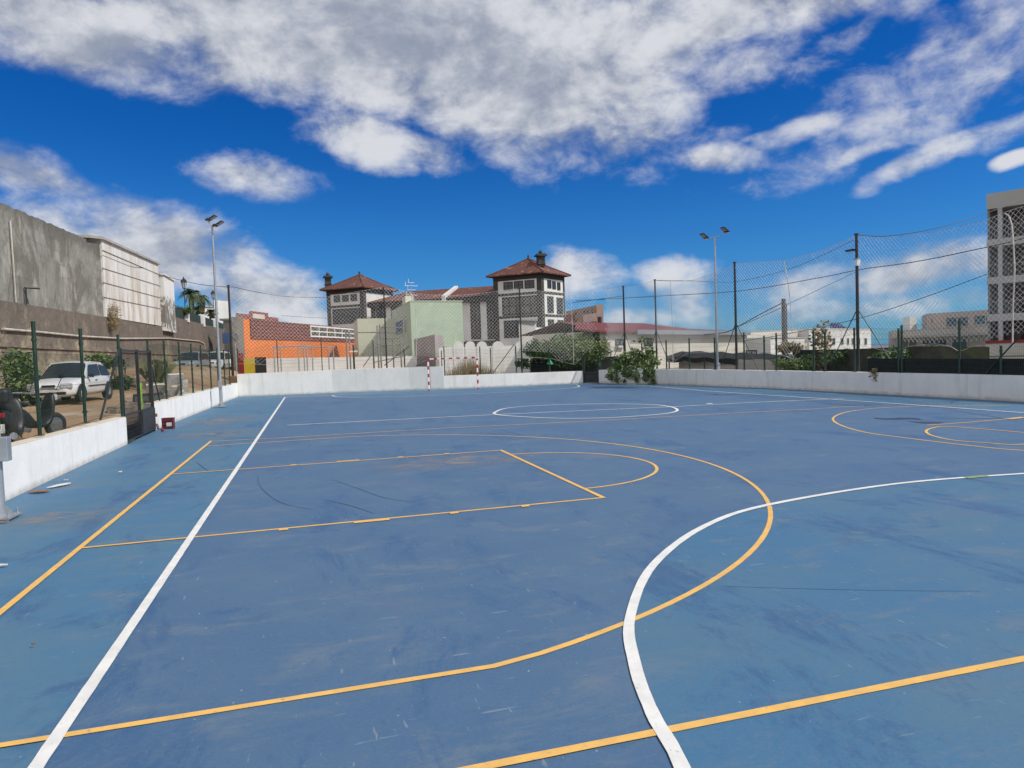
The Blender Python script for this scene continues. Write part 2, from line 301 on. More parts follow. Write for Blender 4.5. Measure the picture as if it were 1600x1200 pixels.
# ---------------------------------------------------------------- builders
WM = {}
def tag(o, label=None, cat=None, group=None, kind=None):
    if label: o['label'] = label
    if cat: o['category'] = cat
    if group: o['group'] = group
    if kind: o['kind'] = kind
    return o
def thing(name, label, cat, loc, rz=0., group=None):
    o = bpy.data.objects.new(name, None); C.objects.link(o); o.location = loc; o.rotation_euler = (0, 0, rz); o.empty_display_size = .2
    WM[o.name] = Matrix.Translation(Vector(loc)) @ Matrix.Rotation(rz, 4, 'Z')
    return tag(o, label, cat, group)
class MB:
    def __init__(s): s.v = []; s.f = []
    def add(s, vs, fs):
        b = len(s.v); s.v += [Vector(v) for v in vs]; s.f += [tuple(b+i for i in f) for f in fs]; return s
    def box(s, c, sz, rz=0., M3=None):
        c = Vector(c); x, y, z = (a/2 for a in sz); R = M3 or Matrix.Rotation(rz, 3, 'Z')
        vs = [c+R @ Vector((i*x, j*y, k*z)) for k in (-1, 1) for j in (-1, 1) for i in (-1, 1)]
        return s.add(vs, [(0, 2, 3, 1), (4, 5, 7, 6), (0, 1, 5, 4), (2, 6, 7, 3), (0, 4, 6, 2), (1, 3, 7, 5)])
    def prism(s, poly, z0, z1):
        n = len(poly); z0 = z0 if isinstance(z0, (list, tuple)) else [z0]*n; z1 = z1 if isinstance(z1, (list, tuple)) else [z1]*n
        ar = sum(poly[i][0]*poly[(i+1) % n][1]-poly[(i+1) % n][0]*poly[i][1] for i in range(n))
        if ar < 0: poly = poly[::-1]; z0 = z0[::-1]; z1 = z1[::-1]
        vs = [(p[0], p[1], z) for p, z in zip(poly, z0)]+[(p[0], p[1], z) for p, z in zip(poly, z1)]
        return s.add(vs, [tuple(range(n))[::-1], tuple(range(n, 2*n))]+[(i, (i+1) % n, n+(i+1) % n, n+i) for i in range(n)])
    def tube(s, p0, p1, r0, r1=None, n=8, caps=True):
        p0, p1 = Vector(p0), Vector(p1); r1 = r0 if r1 is None else r1; d = (p1-p0)
        if d.length < 1e-6: return s
        d.normalize(); a = d.orthogonal().normalized(); b = d.cross(a)
        vs = [p+(a*math.cos(2*math.pi*i/n)+b*math.sin(2*math.pi*i/n))*r for p, r in ((p0, r0), (p1, r1)) for i in range(n)]
        fs = [(i, (i+1) % n, n+(i+1) % n, n+i) for i in range(n)]
        if caps: fs += [tuple(range(n))[::-1], tuple(range(n, 2*n))]
        return s.add(vs, fs)
    def path(s, pts, r, n=5):
        for a, b in zip(pts[:-1], pts[1:]): s.tube(a, b, r, n=n)
        return s
    def wire(s, a, b, r):   # three sided wire
        a, b = Vector(a), Vector(b); d = (b-a).normalized(); u = d.orthogonal().normalized()*r; w = d.cross(u)
        k = [u, -.5*u+.866*w, -.5*u-.866*w]
        return s.add([a+q for q in k]+[b+q for q in k], [(0, 1, 4, 3), (1, 2, 5, 4), (2, 0, 3, 5)])
    def quad(s, *p): return s.add(p, [tuple(range(len(p)))])
    def rings(s, rings, close=True, capa=True, capb=True):
        n = len(rings[0]); vs = [v for r in rings for v in r]; fs = []
        for i in range(len(rings)-1):
            for j in range(n if close else n-1):
                fs.append((i*n+j, i*n+(j+1) % n, (i+1)*n+(j+1) % n, (i+1)*n+j))
        if capa: fs.append(tuple(range(n))[::-1])
        if capb: fs.append(tuple(range((len(rings)-1)*n, len(rings)*n)))
        return s.add(vs, fs)
    def build(s, name, m, parent=None, smooth=False, origin=None, bevel=0.):
        me = bpy.data.meshes.new(name); mw = None
        if parent is not None: mw = WM[parent.name]; inv = mw.inverted(); vs = [inv @ v for v in s.v]
        else:
            if origin is None:
                xs = [v.x for v in s.v]; ys = [v.y for v in s.v]; origin = ((min(xs)+max(xs))/2, (min(ys)+max(ys))/2, min(v.z for v in s.v))
            o_ = Vector(origin); mw = Matrix.Translation(o_); vs = [v-o_ for v in s.v]
        me.from_pydata([tuple(v) for v in vs], [], s.f)
        mm = m if isinstance(m, (list, tuple)) else [m]
        for q in mm: me.materials.append(MT[q] if isinstance(q, str) else q)
        me.update()
        o = bpy.data.objects.new(name, me); C.objects.link(o)
        if parent is not None: o.parent = parent
        else: o.location = origin
        WM[o.name] = mw
        if smooth:
            for p in me.polygons: p.use_smooth = True
        if bevel:
            b = o.modifiers.new('bevel', 'BEVEL'); b.width = bevel; b.segments = 2; b.limit_method = 'ANGLE'
        return o
def struct(o): o['kind'] = 'structure'; return o
# ================================================================ THE GROUND
def quadsheet(x0, y0, x1, y1, z): return MB().quad((x0, y0, z), (x1, y0, z), (x1, y1, z), (x0, y1, z))
struct(quadsheet(-26000, -6000, 30000, 30000, -70).build('sea', 'sea', origin=(0, 0, -70)))
struct(quadsheet(-500, -300, 420, 300, -.06).build('ground', 'ground', origin=(0, 0, 0)))
wl = [(-4.25, -14), (-4.24, 8), (-4.22, 11.4), (-4.27, 18.7)]            # left wall, near part
wl2 = [(-4.37, 22.15), (-4.12, 32), (-3.89, 41.86)]
wf = [gnd(x, y) for x, y in ((372, 620), (520, 613.8), (640, 609.5), (694, 607.8))]
wf2 = [gnd(x, y) for x, y in ((694, 607.8), (800, 603.5), (911, 598.6))]
wr = [gnd(x, y) for x, y in ((936, 598.6), (962, 600), (1020, 600.5), (1080, 602.3), (1200, 606.8), (1340, 614), (1470, 621), (1600, 628))]
wr = [p.xy.to_tuple() for p in wr]; wr.append((19.42, 8)); wr.append((19.3, -14))
wf = [p.xy.to_tuple() for p in wf]; wf2 = [p.xy.to_tuple() for p in wf2]
outer = [(-4.25, -14)]+wl[1:]+wl2+wf[1:]+wf2[1:]+wr
struct(MB().add([(p[0], p[1], 0) for p in outer], [tuple(range(len(outer)))[::-1]]).build('court', 'court_out', origin=(0, 0, 0)))
def at(px, py): p = gnd(px, py); return (p.x, p.y)
# playing area (futsal pitch), darker blue
TL = -1.29
goalY = 38.5
field_poly = [(TL, 1.1), (TL, 38.45), at(700, 608.9), at(905, 600.5), at(975, 600.3), at(1100, 611), at(1340, 627), at(1600, 645.5), (16.6, 1.1)]
struct(MB().add([(p[0], p[1], .003) for p in field_poly], [tuple(range(len(field_poly)))[::-1]]).build('playing_area', 'court_in', origin=(0, 0, 0)))
def sm(pts, k=6):   # Catmull-Rom
    out = []
    for i in range(len(pts)-1):
        p0 = pts[max(0, i-1)]; p1 = pts[i]; p2 = pts[i+1]; p3 = pts[min(len(pts)-1, i+2)]
        for j in range(k):
            t = j/k
            out.append(tuple(.5*((2*p1[a])+(-p0[a]+p2[a])*t+(2*p0[a]-5*p1[a]+4*p2[a]-p3[a])*t*t+(-p0[a]+3*p1[a]-3*p2[a]+p3[a])*t**3) for a in range(2)))
    out.append(pts[-1][:2]); return out
near_arc = sm([(1.02, 1.1), (1.20, 1.75), at(1065, 1200), at(1020, 1118), at(992, 1040), at(985, 965), at(1022, 883), at(1100, 824), at(1200, 790), at(1400, 757), at(1600, 741), (10.6, 6.75), (12.2, 6.0), (13.6, 4.6), (14.3, 2.8), (14.5, 1.1)])
far_arc = sm([at(519, 618.2), at(530, 620.4), at(580, 620.8), at(700, 617.3), at(820, 611.3), at(890, 606.8), at(905, 604), at(901, 601.8)])
struct(MB().add([(p[0], p[1], .005) for p in near_arc], [tuple(range(len(near_arc)))[::-1]]).build('near_penalty_area', 'court_area', origin=(0, 0, 0)))
struct(MB().add([(p[0], p[1], .005) for p in far_arc], [tuple(range(len(far_arc)))]).build('far_penalty_area', 'court_area', origin=(0, 0, 0)))
def stripe(pts, w, z, m, closed=False, mb=None):
    if not closed and len(pts) > 1:
        q_ = []
        for a, b in zip(pts[:-1], pts[1:]):
            k_ = max(1, int(math.dist(a[:2], b[:2])/.12)); q_ += [(a[0]+(b[0]-a[0])*i/k_, a[1]+(b[1]-a[1])*i/k_) for i in range(k_)]
        pts = q_+[pts[-1]]
    mb_ = mb or MB(); n = len(pts); L = []; R = []; w0_ = w
    for i in range(n):
        w = w0_*(1+.05*random.uniform(-1, 1))
        if closed: a = pts[i-1]; b = pts[(i+1) % n]
        else: a = pts[max(0, i-1)]; b = pts[min(n-1, i+1)]
        d = Vector((b[0]-a[0], b[1]-a[1])).normalized(); nn_ = Vector((-d.y, d.x))*w/2; p = Vector(pts[i][:2])
        L.append((p.x+nn_.x, p.y+nn_.y, z)); R.append((p.x-nn_.x, p.y-nn_.y, z))
    N = n if closed else n-1
    mb_.add(L+R, [(n+i, n+(i+1) % n, (i+1) % n, i) for i in range(N)])
    if mb is None: return struct(mb_.build('court_marking', m, origin=(0, 0, 0)))
def seg(a, b, k=12): return [(a[0]+(b[0]-a[0])*i/k, a[1]+(b[1]-a[1])*i/k) for i in range(k+1)]
WW = .073; OW = .05; Z1, Z2, Z3 = .0075, .0095, .0115
XB = -2.34; YN = 8.073; YF = 12.97; YC = 10.52
stripe(seg((TL, 1.1), (TL, 38.5)), WW, Z3, 'line_white')
stripe([(TL, 38.5)]+[at(x, y) for x, y in ((560, 615.6), (700, 608.9), (820, 604.2), (905, 600.5))], .07, Z1, 'line_white')
stripe(near_arc, WW, Z3, 'line_white'); stripe(far_arc, .08, Z2, 'line_white')
stripe([at(x, y) for x, y in ((975, 600.3), (1040, 605.5), (1100, 611), (1220, 619), (1340, 627), (1470, 636), (1600, 645.5))]+[(16.6, 9), (16.6, 1.1)], .08, Z3, 'line_white')
stripe([at(x, y) for x, y in ((449, 664.8), (560, 659), (700, 651.8), (800, 647), (914, 641.8), (1058, 635.5), (1180, 629), (1290, 624.2), (1318, 623.5))], .08, Z2, 'line_white')
stripe(sm([at(x, y) for x, y in ((771, 646), (790, 638.5), (840, 634.2), (930, 631.4), (1010, 632.4), (1045, 635.5), (1058.5, 641), (1045, 646), (1000, 650.3), (940, 653.6), (870, 654), (810, 651.2), (780, 648.8), (771, 646))], 6)[:-1], .085, Z3, 'line_white', True)
spot = at(1109, 631); mbs = MB(); mbs.add([(spot[0]+.09*math.cos(t*.5236), spot[1]+.16*math.sin(t*.5236), Z3) for t in range(12)], [tuple(range(12))]); struct(mbs.build('court_marking', 'line_white'))
stripe(seg((TL, 1.1), (16.6, 1.1)), WW, Z3, 'line_white')
# basketball (yellow) - the court that runs across
stripe(seg((XB, 2.6), (XB, 18.15)), OW+.01, Z2, 'line_orange')
stripe(seg((XB, YN), (3.46, YN)), OW, Z1, 'line_orange'); stripe(seg((XB, YF), (3.46, YF)), OW, Z1, 'line_orange')
stripe(seg((3.46, YN-.025), (3.46, YF+.025)), OW+.01, Z2, 'line_orange')
for Y, s in ((YN, -1), (YF, 1)):
    mb = MB()
    for X, w in ((-.35, .10), (.60, .40), (1.55, .10), (2.42, .10)):
        mb.quad((X-w/2, Y+s*.05-.045, Z2+.001), (X+w/2, Y+s*.05-.045, Z2+.001), (X+w/2, Y+s*.05+.045, Z2+.001), (X-w/2, Y+s*.05+.045, Z2+.001))
    struct(mb.build('court_marking', 'line_orange', origin=(0, 0, 0)))
fr = [(3.46+1.8*math.sin(t*math.pi/40), YC-1.8*math.cos(t*math.pi/40)) for t in range(41)]
stripe(fr, OW, Z1, 'line_orange')
cx3 = XB+1.575; kx = .985; R3 = 6.82; t0 = math.asin((YC-3.944)/R3)
arc = [(cx3+R3*math.cos(a), YC+R3*math.sin(a)) for a in [-t0+i*2*t0/72 for i in range(73)]]
stripe([(XB-1.0, 3.944)]+seg((XB, 3.944), (kx-.02, 3.944), 6)+arc[1:-1]+seg((kx, 2*YC-3.944), (XB, 2*YC-3.944), 6), OW, Z1, 'line_orange')
stripe(seg((XB, 2.985), (7.5, 2.965))+seg((7.6, 2.965), (17.5, 2.9)), .056, Z2, 'line_orange')
stripe([at(x, y) for x, y in ((326, 690.3), (447, 684), (700, 669), (900, 659.5), (1050, 651), (1160, 645), (1260, 640), (1330, 635.6), (1350, 634.4))], OW, Z1, 'line_orange')
# the other basket: arc, free-throw circle
stripe(sm([at(x, y) for x, y in ((1580, 634.2), (1480, 633.8), (1400, 636.3), (1350, 640), (1318, 645.5), (1301.5, 654), (1312, 664), (1350, 675.5), (1410, 684), (1500, 695), (1600, 704.5))]+[(11.9, 7.4), (13.5, 6.2), (15.2, 5.5)]), OW, Z1, 'line_orange')
stripe(sm([at(x, y) for x, y in ((1600, 676.5), (1540, 671.3), (1480, 667), (1458, 669), (1447, 674), (1456, 681), (1490, 688.5), (1540, 692.4), (1600, 694.8))]+[(13.5, 9.4), (14.1, 9.9)]), OW, Z2, 'line_orange')
stripe([at(1448, 665), at(1520, 659.6), at(1600, 652.8), (16.9, 11.6)], OW, Z1, 'line_orange')
stripe([at(1575, 655.3), at(1600, 652.6)], .16, Z3+.001, 'line_orange')
p = at(1525, 746.3); struct(MB().quad((p[0]-.18, p[1]-.05, .0128), (p[0]+.18, p[1]-.05, .0128), (p[0]+.2, p[1]+.05, .0128), (p[0]-.15, p[1]+.06, .0128)).build('paint_fleck', 'green_fleck'))
# skid marks and dark smears
def mark(pts, w, m='dark_smear', z=.0066): 
    pts = sm([at(*q) for q in pts]); mb = MB(); n = len(pts); L = []; R = []
    for i in range(n):
        a = pts[max(0, i-1)]; b = pts[min(n-1, i+1)]; d = Vector((b[0]-a[0], b[1]-a[1])).normalized(); k = w/5*math.sin(math.pi*(i+.4)/(n))*(.7+.6*random.random())+.002
        L.append((pts[i][0]-d.y*k, pts[i][1]+d.x*k, z)); R.append((pts[i][0]+d.y*k, pts[i][1]-d.x*k, z))
    mb.add(L+R, [(n+i, n+i+1, i+1, i) for i in range(n-1)]); return struct(mb.build('skid_smear', m, origin=(0, 0, 0)))
mat('skid', (.050, .090, .155), (.06, .105, .175), 2, .6); mat('scuff_blue', (.046, .105, .195), (.055, .115, .20), 6, .6)
mark([(403, 742), (405, 757), (420, 774), (445, 788), (490, 797)], .022, 'skid'); mark([(505, 781), (545, 790), (585, 803)], .02, 'skid'); mark([(520, 750), (560, 764), (600, 778), (650, 786)], .02, 'skid')
mark([(307, 722), (318, 731), (326, 736)], .02, 'skid')
mark([(1130, 917), (1250, 921), (1400, 924), (1530, 925)], .012, 'skid')
mark([(1366, 653), (1385, 655), (1420, 654), (1440, 656)], .8, 'dark_smear'); mark([(1420, 659), (1450, 661), (1472, 660)], .7, 'dark_smear'); mark([(1285, 631), (1330, 634), (1360, 633.6)], .35, 'skid'); mark([(1480, 640), (1530, 648), (1570, 654)], .12, 'skid')
mark([(1460, 655), (1530, 654), (1590, 655.5)], .2, 'skid')
# dusty run-off at the foot of the near light pole
def blob(cx, cy, rx, ry, ang, z, m, name, n=40, seed=0, k=.35):
    vs = []
    for i in range(n):
        t = 2*math.pi*i/n; r = 1+k*noise.noise(Vector((math.cos(t)*1.6+seed, math.sin(t)*1.6, seed)))+.5*k*noise.noise(Vector((math.cos(t)*6, math.sin(t)*6+seed, 3)))
        x = rx*r*math.cos(t); y = ry*r*math.sin(t); vs.append((cx+x*math.cos(ang)-y*math.sin(ang), cy+x*math.sin(ang)+y*math.cos(ang), z))
    return struct(MB().add(vs, [tuple(range(n))]).build(name, m, origin=(0, 0, 0)))
def dusty():
    m = bpy.data.materials.new('dust_film'); m.use_nodes = True; t = m.node_tree; g = NG(t); b = t.nodes['Principled BSDF']
    tc = g.n('ShaderNodeTexCoord'); st = g.vmap(tc.outputs['Object'], (.9, 1.1, 1), (0, 0, .25))
    b.inputs['Base Color'].default_value = (.30, .27, .25, 1); b.inputs['Roughness'].default_value = .95
    gc = g.n('ShaderNodeVectorMath', operation='LENGTH'); mp = g.n('ShaderNodeMapping'); g.put(mp.inputs[0], tc.outputs['Generated']); mp.inputs['Location'].default_value = (-1, -1, 0); mp.inputs['Scale'].default_value = (2, 2, 0)
    g.put(gc.inputs[0], mp.outputs[0]); fall = g.mapr(gc.outputs['Value'], .95, .1)
    al = g.m('MULTIPLY', g.mapr(g.noise(st, 2.2, 10, .78), .38, .72), g.m('MULTIPLY', fall, .9)); g.put(b.inputs['Alpha'], al); MT['dust_film'] = m
dusty()
blob(-2.95, 9.9, 1.0, .85, .3, .0062, 'dust_film', 'dust_patch', seed=3)
blob(-2.4, 20.2, 1.6, 1.8, .3, .0062, 'dust_film', 'dust_patch', seed=9)
blob(-3.0, 24.5, 1.5, 3.2, 0, .0062, 'dust_film', 'dust_patch', seed=12)
blob(2.2, 12.0, 2.0, 1.0, 0, .0062, 'dust_film', 'dust_patch', seed=5)
# ================================================================ YARDS AROUND
def yz(x, y): return .40+max(0, min(1, (-5-x)/3))*max(0, .030*(y-20)) + max(0, min(1, (y-43)/5))*.35
mb = MB(); xs = [-4.45, -4.9, -6, -7, -8.2, -10, -14]; ys = [-14+2*i for i in range(29)]+[46, 50, 56, 66, 120]
for y in ys:
    for x in xs: mb.v.append(Vector((x, y, yz(x, y)+.04*noise.noise(Vector((x*.8, y*.4, 0))))))
nx = len(xs); mb.f = [(j*nx+i, j*nx+i+1, (j+1)*nx+i+1, (j+1)*nx+i)[::-1] for j in range(len(ys)-1) for i in range(nx-1)]
struct(mb.build('yard', 'dirt', origin=(0, 0, 0), smooth=True))
zh = zat(*wf[0], 586)-.06
struct(MB().prism([(-4.4, 42.3)]+[(p[0]+.03, p[1]+.25) for p in wf]+[(wf[-1][0]+3, 120), (-4.4, 120)], -.05, zh).build('playground_ground', 'dirt', origin=(0, 0, 0)))
zl = zat(*wf2[1], 583)-.12
struct(MB().prism([(wf[-1][0]+.05, wf[-1][1]+.25)]+[(p[0]+.05, p[1]+.25) for p in wf2]+[(wf2[-1][0]+.3, wf2[-1][1]+.25), (17, 39.5), (21, 35), (21.5, -14), (90, -14), (120, 130), (wf[-1][0]+3.1, 130)], -.05, zl*.7).build('terrain', 'ground', origin=(0, 0, 0)))
# ================================================================ WHITE BOUNDARY WALLS
def wall_along(name, pts, z_top, th, side, m, label, capm=None, cap=.0):
    """pts: inner face line; side +1 = wall body lies to the left of travel"""
    n = len(pts); off = []
    for i in range(n):
        a = pts[max(0, i-1)]; b = pts[min(n-1, i+1)]; d = Vector((b[0]-a[0], b[1]-a[1])).normalized(); q = Vector((-d.y, d.x))*th*side
        off.append((pts[i][0]+q.x, pts[i][1]+q.y))
    zt = z_top if isinstance(z_top, list) else [z_top]*n
    t = thing(name, label, 'wall', (pts[0][0], pts[0][1], 0))
    ra, rb = [], []
    mb = MB()
    rings = [[Vector((*pts[i], -.05)), Vector((*pts[i], zt[i])), Vector((*off[i], zt[i])), Vector((*off[i], -.05))] for i in range(n)]
    mb.rings(rings); mb.build('wall_body', m, t)
    return t, off, zt
def zl_(pts, rows): return [zat(p[0], p[1], r) for p, r in zip(pts, rows)]
def rowz(A, px, py, X=None): p = onX(px, py, X); return p.z
zn = rowz(None, 198, 651.5, -4.27); zn0 = rowz(None, 57, 686, -4.24)
wall_along('boundary_wall', wl, [zn0, zn0, zn0, zn], .24, 1, 'whitewash', 'low white rendered wall with cream top, left of the court, nearest the camera')
zw = [zat(*wl2[0], 631), (zat(*wl2[0], 631)+zat(*wl2[2], 598.5))/2, zat(*wl2[2], 598.5)]
wall_along('boundary_wall', wl2, zw, .24, 1, 'whitewash', 'low white wall behind the red crate and the left floodlight pole')
wall_along('boundary_wall', wf, zl_(wf, (584.5, 578, 574, 572.5)), .26, 1, 'whitewash', 'taller white end wall left of the red and white goal')
wall_along('boundary_wall', wf2, zl_(wf2, (587.2, 583.5, 579.6)), .26, 1, 'whitewash', 'lower white end wall behind the right goalpost up to the black gate')
wall_along('boundary_wall', wr, zl_(wr[:-2], (578, 577, 576.8, 577, 579, 581.5, 584, 587))+[zat(*wr[-3], 587)]*2, .26, 1, 'whitewash', 'long shaded white wall along the right side of the court')
# cream caps on the near left walls
def capline(pts, zt, name='cap_dust'):
    mb = MB(); rr = []
    for p, z in zip(pts, zt): rr.append([Vector((p[0]-.005, p[1], z+.003)), Vector((p[0]-.005, p[1], z+.014)), Vector((p[0]-.235, p[1], z+.014)), Vector((p[0]-.235, p[1], z+.003))])
    mb.rings(rr); return mb
for par, pts, zt in ((bpy.data.objects['boundary_wall'], wl, [zn0, zn0, zn0, zn]), (bpy.data.objects['boundary_wall.001'], wl2, zw)):
    capline(pts, zt).build('coping', 'cap_cream', par)
# ================================================================ FENCES
def mesh_panel(A, B, z0a, z1a, z0b, z1b, dx=.05, dz=.2, r=.0022, fold=True):
    mb = MB(); A = Vector(A); B = Vector(B); L = (B-A).length; n = max(2, int(L/dx))
    for i in range(n+1):
        t = i/n; p = A.lerp(B, t); mb.wire((p.x, p.y, z0a+(z0b-z0a)*t), (p.x, p.y, z1a+(z1b-z1a)*t), r)
    m = max(2, int(round((z1a-z0a)/dz)))
    for j in range(m+1):
        s = j/m; mb.wire((A.x, A.y, z0a+(z1a-z0a)*s), (B.x, B.y, z0b+(z1b-z0b)*s), r*1.25)
    return mb
def post(p, z0, z1, r=.03, sq=False):
    mb = MB(); mb.tube((p[0], p[1], z0), (p[0], p[1], z1), r, n=12); mb.tube((p[0], p[1], z0), (p[0], p[1], z0+.012), r*2.2, n=12); mb.tube((p[0], p[1], z1), (p[0], p[1], z1+.02), r*1.12, n=12)
    for k in (.12, .5, .85): z = z0+(z1-z0)*k; mb.tube((p[0], p[1], z-.02), (p[0], p[1], z+.02), r*1.35, n=10)
    return mb
# left, near part
fx = -4.34
def fpost(px, py, X): p = onX(px, py, X); return (p.x, p.y, p.z)
ft = thing('wire_fence', 'green welded wire fence on the near left white wall, in front of the parked motorcycle', 'fence', (fx, 8, zn0))
P = [(fx, 1.0, 2.05), (fx, 3.5, 2.05), (fx, 6.0, 2.05), (fx, 8.6, 2.05)]+[fpost(51.5, 504, fx), fpost(125, 515, fx), fpost(184, 524, fx)]
zt_ = [2.2]*4+[q[2] for q in P[4:]]
pp = [(q[0], q[1], z) for q, z in zip(P, zt_)]
for i, q in enumerate(pp): post(q, zn0-.0+.014 if i < 6 else zn, q[2], .032).build('post', 'green_metal', ft, smooth=False)
for a, b in zip(pp[:-1], pp[1:]): mesh_panel((a[0]+.035, a[1]+.04, 0), (b[0]+.035, b[1]-.04, 0), zn0+.04, min(a[2], 2.12), zn0+.04, min(b[2], 2.12), .05, .2, .0024).build('mesh_panel', 'green_metal', ft)
bb = fpost(157, 658, fx-.0); MB().tube((fx, bb[1], zn0), (fx, pp[-1][1], pp[-1][2]-.32), .024, n=8).build('brace', 'dark_metal', ft)
# gate
gy0, gy1 = wl[-1][1], wl2[0][1]
gt = thing('entrance_gate', 'dark wire gate between the two left white walls', 'gate', (-4.3, gy0, 0))
gp = [fpost(212, 528, -4.34), fpost(230, 532, -4.36)]
ym = gp[0][1]
MB().box((-4.30, (ym+gy1)/2-.02, .36), (.03, gy1-ym-.1, .62)).build('lower_panel', 'dark_metal', gt)
mesh_panel((-4.33, gy0+.1, 0), (-4.33, ym, 0), .06, .66, .06, .66, .035, .10, .0035).build('mesh_panel', 'dark_metal', gt)
f = MB()
for y in (gy0+.09, ym, gy1-.09): f.box((-4.34, y, 1.15), (.07, .07, 2.3))
for z in (.05, .68, 2.26): f.box((-4.34, (gy0+gy1)/2, z), (.045, gy1-gy0-.1, .045))
f.build('gate_frame', 'dark_metal', gt)
mesh_panel((-4.34, gy0+.1, 0), (-4.34, gy1-.1, 0), .7, 2.24, .7, 2.24, .05, .2, .0024).build('mesh_panel', 'dark_metal', gt)
for hz__ in (.45, .16): MB().box((-4.27, gy1-.06, hz__), (.05, .10, .09)).build('hinge', 'rust', gt)
# left, far part
ft = thing('wire_fence', 'green wire fence on the left wall beside the far floodlight pole, before the parked cars', 'fence', (-4.4, 25, .6))
P = []
for px, py in ((230, 532), (255.5, 531), (279, 535), (298, 538), (313, 540), (327, 542), (338.5, 544), (349, 547), (357, 547)):
    q = onX(px, py, -4.38); 
    x = -4.49+(q.y-22)*.0245; q = onX(px, py, x); P.append((q.x, q.y, q.z))
def wz(y): return zw[0]+(zw[2]-zw[0])*(y-wl2[0][1])/(wl2[2][1]-wl2[0][1])
for q in P: post(q, wz(q[1])+.013, q[2], .03).build('post', 'green_metal', ft)
for a, b in zip(P[:-1], P[1:]): mesh_panel((a[0]+.03, a[1]+.04, 0), (b[0]+.03, b[1]-.04, 0), wz(a[1])+.05, a[2]-.12, wz(b[1])+.05, b[2]-.12, .06, .2, .0024).build('mesh_panel', 'green_metal', ft)
q2 = onX(250, 628, -4.42); MB().tube((P[0][0], P[0][1], P[0][2]-.3), (q2.x, q2.y, wz(q2.y)), .02, n=8).build('brace', 'dark_metal', ft)
# far wall and right wall fences (thin green mesh)
def path_pt(path, px):
    for a, b in zip(path[:-1], path[1:]):
        p = on_line(a, b, px); t = ((p[0]-a[0])*(b[0]-a[0])+(p[1]-a[1])*(b[1]-a[1]))/((b[0]-a[0])**2+(b[1]-a[1])**2)
        if -.0005 <= t <= 1.0005: return p
    return on_line(path[-2], path[-1], px) if px > 900 else on_line(path[0], path[1], px)
def offpath(path, d):
    out = []
    for i in range(len(path)):
        a = path[max(0, i-1)]; b = path[min(len(path)-1, i+1)]; v = Vector((b[0]-a[0], b[1]-a[1])).normalized(); out.append((path[i][0]-v.y*d, path[i][1]+v.x*d))
    return out
def px_fence(label, path, posts, brace, r=.028, mz=.15, dx=.06, name='wire_fence', pm='green_metal', lows=None):
    t = None; pts = []
    for px, top, bot in posts:
        p = path_pt(path, px); z1 = zat(*p, top); z0 = zat(*p, bot)
        if t is None: t = thing(name, label, 'fence', (p[0], p[1], z0))
        post((p[0], p[1]), z0, z1, r).build('post', pm, t); pts.append((p, z0, z1))
    for (a, za, zb), (b, zc, zd) in zip(pts[:-1], pts[1:]):
        mesh_panel((*a, 0), (*b, 0), za+.05, zb-mz, zc+.05, zd-mz, dx, .2, .0024).build('mesh_panel', pm, t)
    for (pa, ya, pb, yb) in brace:
        a = path_pt(path, pa); b = path_pt(path, pb)
        MB().tube((*a, zat(*a, ya)), (*b, zat(*b, yb)), .022, n=6).build('brace', 'dark_metal', t)
    return t
pf = offpath(wf, .13); pf2 = offpath(wf2, .13); pr = offpath(wr, .13)
px_fence('thin wire fence on the taller white end wall in front of the orange building', pf, [(372, 545, 584), (434, 533, 581), (503, 531, 578.5), (553, 541, 576.5), (584, 532, 575), (632, 548, 573), (690, 548, 572)], [(640, 541, 600, 571)], r=.025)
px_fence('wire fence on the low end wall in front of the scalloped white wall', pf2, [(694, 542, 587), (750, 542, 584.5), (766.5, 544, 584), (806, 541, 582.5), (858, 545, 581), (909, 548, 579.5)], [(804, 538, 770, 582)], r=.03)
px_fence('long wire fence with green posts on the right white wall', pr, [(938, 552, 578), (975, 535, 577), (1003, 537, 577), (1041, 532, 577), (1077, 529, 577), (1116.5, 528, 577.5), (1162.5, 520, 578), (1194, 525, 578.5), (1213, 521, 579), (1271, 517, 580), (1289, 520, 580.5), (1335, 513, 581.5), (1404, 514, 583), (1409, 509, 583), (1499, 502, 585), (1564, 541, 586.5), (1640, 541, 588)], [(1583, 555, 1610, 520)] if 0 else [(1540, 583, 1606, 512)], r=.035, mz=.0)
# ================================================================ NET POLES, ROPES AND BALL NETS
def z_path(ctrl, px):
    if px <= ctrl[0][0]: return ctrl[0][1]
    for a, b in zip(ctrl[:-1], ctrl[1:]):
        if px <= b[0]:
            t = (px-a[0])/(b[0]-a[0]); return a[1]+(b[1]-a[1])*t
    return ctrl[-1][1]
pn = offpath(wf+wf2[1:], .32); pnr = offpath(wr, .32)
def net_pole(px, top, bot, path, label, r=.04, braces=None, m='dark_metal'):
    p = path_pt(path, px); z0 = max(.3, zat(*p, bot)-.15); z1 = zat(*p, top)
    t = thing('net_pole', label, 'pole', (p[0], p[1], z0), group='tall dark poles holding the ball net')
    MB().tube((p[0], p[1], z0), (p[0], p[1], z1), r, r*.8, n=10).build('pole', m, t); MB().tube((p[0], p[1], z1), (p[0], p[1], z1+.05), r*1.3, n=10).build('cap', m, t)
    if braces:
        for (bx, by, ax, ay) in braces:
            q = path_pt(path, bx); MB().tube((q[0], q[1], zat(*q, by)), (p[0], p[1], zat(*p, ay)), .018, n=6).build('brace', m, t)
    return t
net_pole(363, 447, 583, [(-3.95, 41.0), wf[0], wf[1]] if 0 else pn, 'dark net pole at the left far corner, beside the orange building', .07)
net_pole(604, 450, 575, pn, 'dark net pole before the green house, among the playground bars', .045)
net_pole(815, 451, 583, pn, 'dark net pole in front of the tower house', .05)
